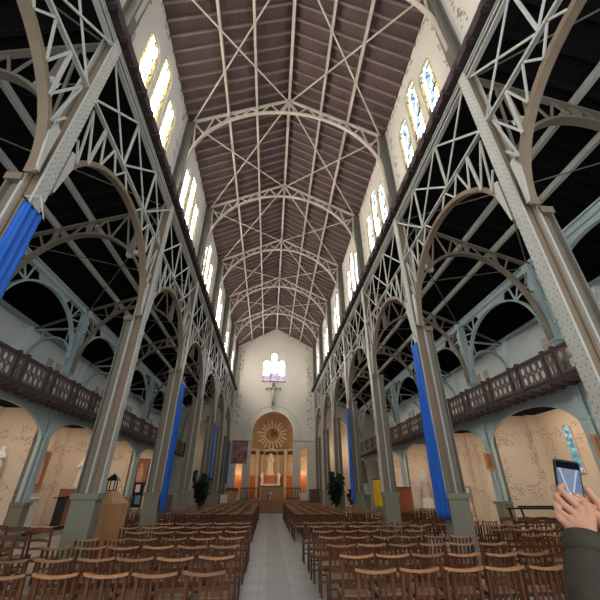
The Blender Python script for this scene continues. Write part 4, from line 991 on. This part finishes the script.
jm = MB(); a = random.Random(4)
def sleeve(Wp, E, S):
    P, R = [], []
    for i in range(40):
        f = i/39; p = Wp.lerp(E, f/.5) if f < .5 else E.lerp(S, (f-.5)/.5); P.append(p+Vector((a.gauss(0,.0015), a.gauss(0,.0015), 0))); R.append(.041+.014*min(1, f*2)+.006*math.sin(f*46+math.sin(f*19)*2.5)+(.004 if f < .04 else 0))
    jm.tube(P, R, 18)
sleeve(LW.lerp(LE, .0)+Vector((0, 0, -.002)), LE, LS); sleeve(RW.lerp(RE, .03), RE, RS)
limb(jm, [(bx, by, .84), (bx, by-.01, 1.1), (bx, by, 1.30), (bx, by, 1.40)], [.185, .16, .175, .10], 18); limb(jm, [LS, (bx, by, 1.37), RS], [.078, .09, .078])
jv, jf = remesh(jm, .006, 3); under(MB().add(jv, jf).build('jacket', JACKET, per, True))
for Wp, E in ((LW, LE), (RW, RE)):
    d = (E-Wp).normalized(); p0 = Wp+d*.002; under(MB().tube([p0, p0+d*.02, p0+d*.045], [.044, .046, .045], 20).build('cuff', JACKET, per, True))
tm = MB()
for s in (-1, 1): limb(tm, [(bx+s*.09, by, .93), (bx+s*.10, by+.02, .50), (bx+s*.10, by-.01, .10)], [.12, .082, .068], 14)
tv, tf = remesh(tm, .012, 3); under(MB().add(tv, tf).build('trousers', TROU, per, True))
hr = MB(); hr.ball((bx, by+.008, 1.625), .108, 18, .88, .98, 1.1); hr.lathe([(.02,1.34),(.08,1.36),(.10,1.5),(.10,1.62)], 14, (bx, by-.045, 0), .95, .6); under(hr.build('hair', HAIR, per, True))
for s in (-1, 1): under(MB().ball((bx+s*.034, by+.118, 1.60), .011, 8).build('eye', WHITE, per, True))
under(MB().ball((bx, by+.118, 1.535), .02, 8, 1.3, .5, .35).build('mouth', mat('lips', (.45,.16,.14), .5), per, True))
# phone
ph = thing('mobile_phone', 'black mobile phone held up by the person, its screen showing the nave', 'phone')
pc = at(570.5, 488.5, 1.04); n_ = (Vector((-.2523, 0, 1.65))-pc).normalized(); axu = (u2-r2*-.0-r2*.15); axu = (axu-n_*axu.dot(n_)).normalized(); axr = axu.cross(n_)
axr, n_ = (axr*math.cos(.52)-n_*math.sin(.52)), (n_*math.cos(.52)+axr*math.sin(.52))
ph.matrix_world = Matrix(((axr.x, axu.x, n_.x, pc.x), (axr.y, axu.y, n_.y, pc.y), (axr.z, axu.z, n_.z, pc.z), (0,0,0,1)))
def rrect(w, h, r, n=5):
    q = []
    for cx, cy, a0 in ((w/2-r, h/2-r, 0), (-w/2+r, h/2-r, PI/2), (-w/2+r, -h/2+r, PI), (w/2-r, -h/2+r, 1.5*PI)): q += [(cx+r*math.cos(a0+PI/2*i/n), cy+r*math.sin(a0+PI/2*i/n)) for i in range(n+1)]
    return q
plate(rrect(.068, .148, .009), [], lambda x, y: (x, y, -.008), (0, 0, .008)).build('case', BLACK, ph)
SCR = bpy.data.materials.new('phone_screen_picture'); SCR.use_nodes = True; nt = SCR.node_tree; nt.nodes.clear(); N = NT(nt)
v, (x, y, z) = N.xyz('Generated'); nz = N.tex('ShaderNodeTexNoise', v, 9)
ax_ = N.m('ABSOLUTE', N.m('SUBTRACT', x, .5)); w1 = N.m('MULTIPLY', N.m('SUBTRACT', y, .35), .8)
ray_ = N.m('LESS_THAN', N.m('ABSOLUTE', N.m('SUBTRACT', ax_, N.m('ADD', .06, N.m('MULTIPLY', w1, .75)))), .04)
hall = N.mix(N.m('MULTIPLY', N.m('LESS_THAN', ax_, N.m('ADD', .05, w1)), .8), (.10,.15,.28), (.22,.24,.32)); hall = N.mix(N.m('MULTIPLY', ray_, .55), hall, (.75,.85,1.0))
hall = N.mix(N.m('MULTIPLY', nz.outputs[0], .35), hall, (.5,.6,.75))
low = N.mix(N.m('LESS_THAN', ax_, .08), (.10,.055,.05), (.35,.33,.33)); c = N.mix(N.m('GREATER_THAN', y, .40), low, hall)
c = N.mix(N.between(y, .37, .43), c, N.mix(N.m('GREATER_THAN', nz.outputs[0], .5), (.3,.25,.25), (.8,.75,.7))); c = N.mix(N.m('MAXIMUM', N.m('GREATER_THAN', y, .87), N.m('LESS_THAN', y, .14)), c, (.008,.008,.012))
em = N.n('ShaderNodeEmission'); nt.links.new(c, em.inputs[0]); em.inputs[1].default_value = .4; o_ = N.n('ShaderNodeOutputMaterial'); nt.links.new(em.outputs[0], o_.inputs[0])
plate(rrect(.061, .138, .006), [], lambda x, y: (x, y, .0002), (0, 0, .0006)).build('screen', SCR, ph)
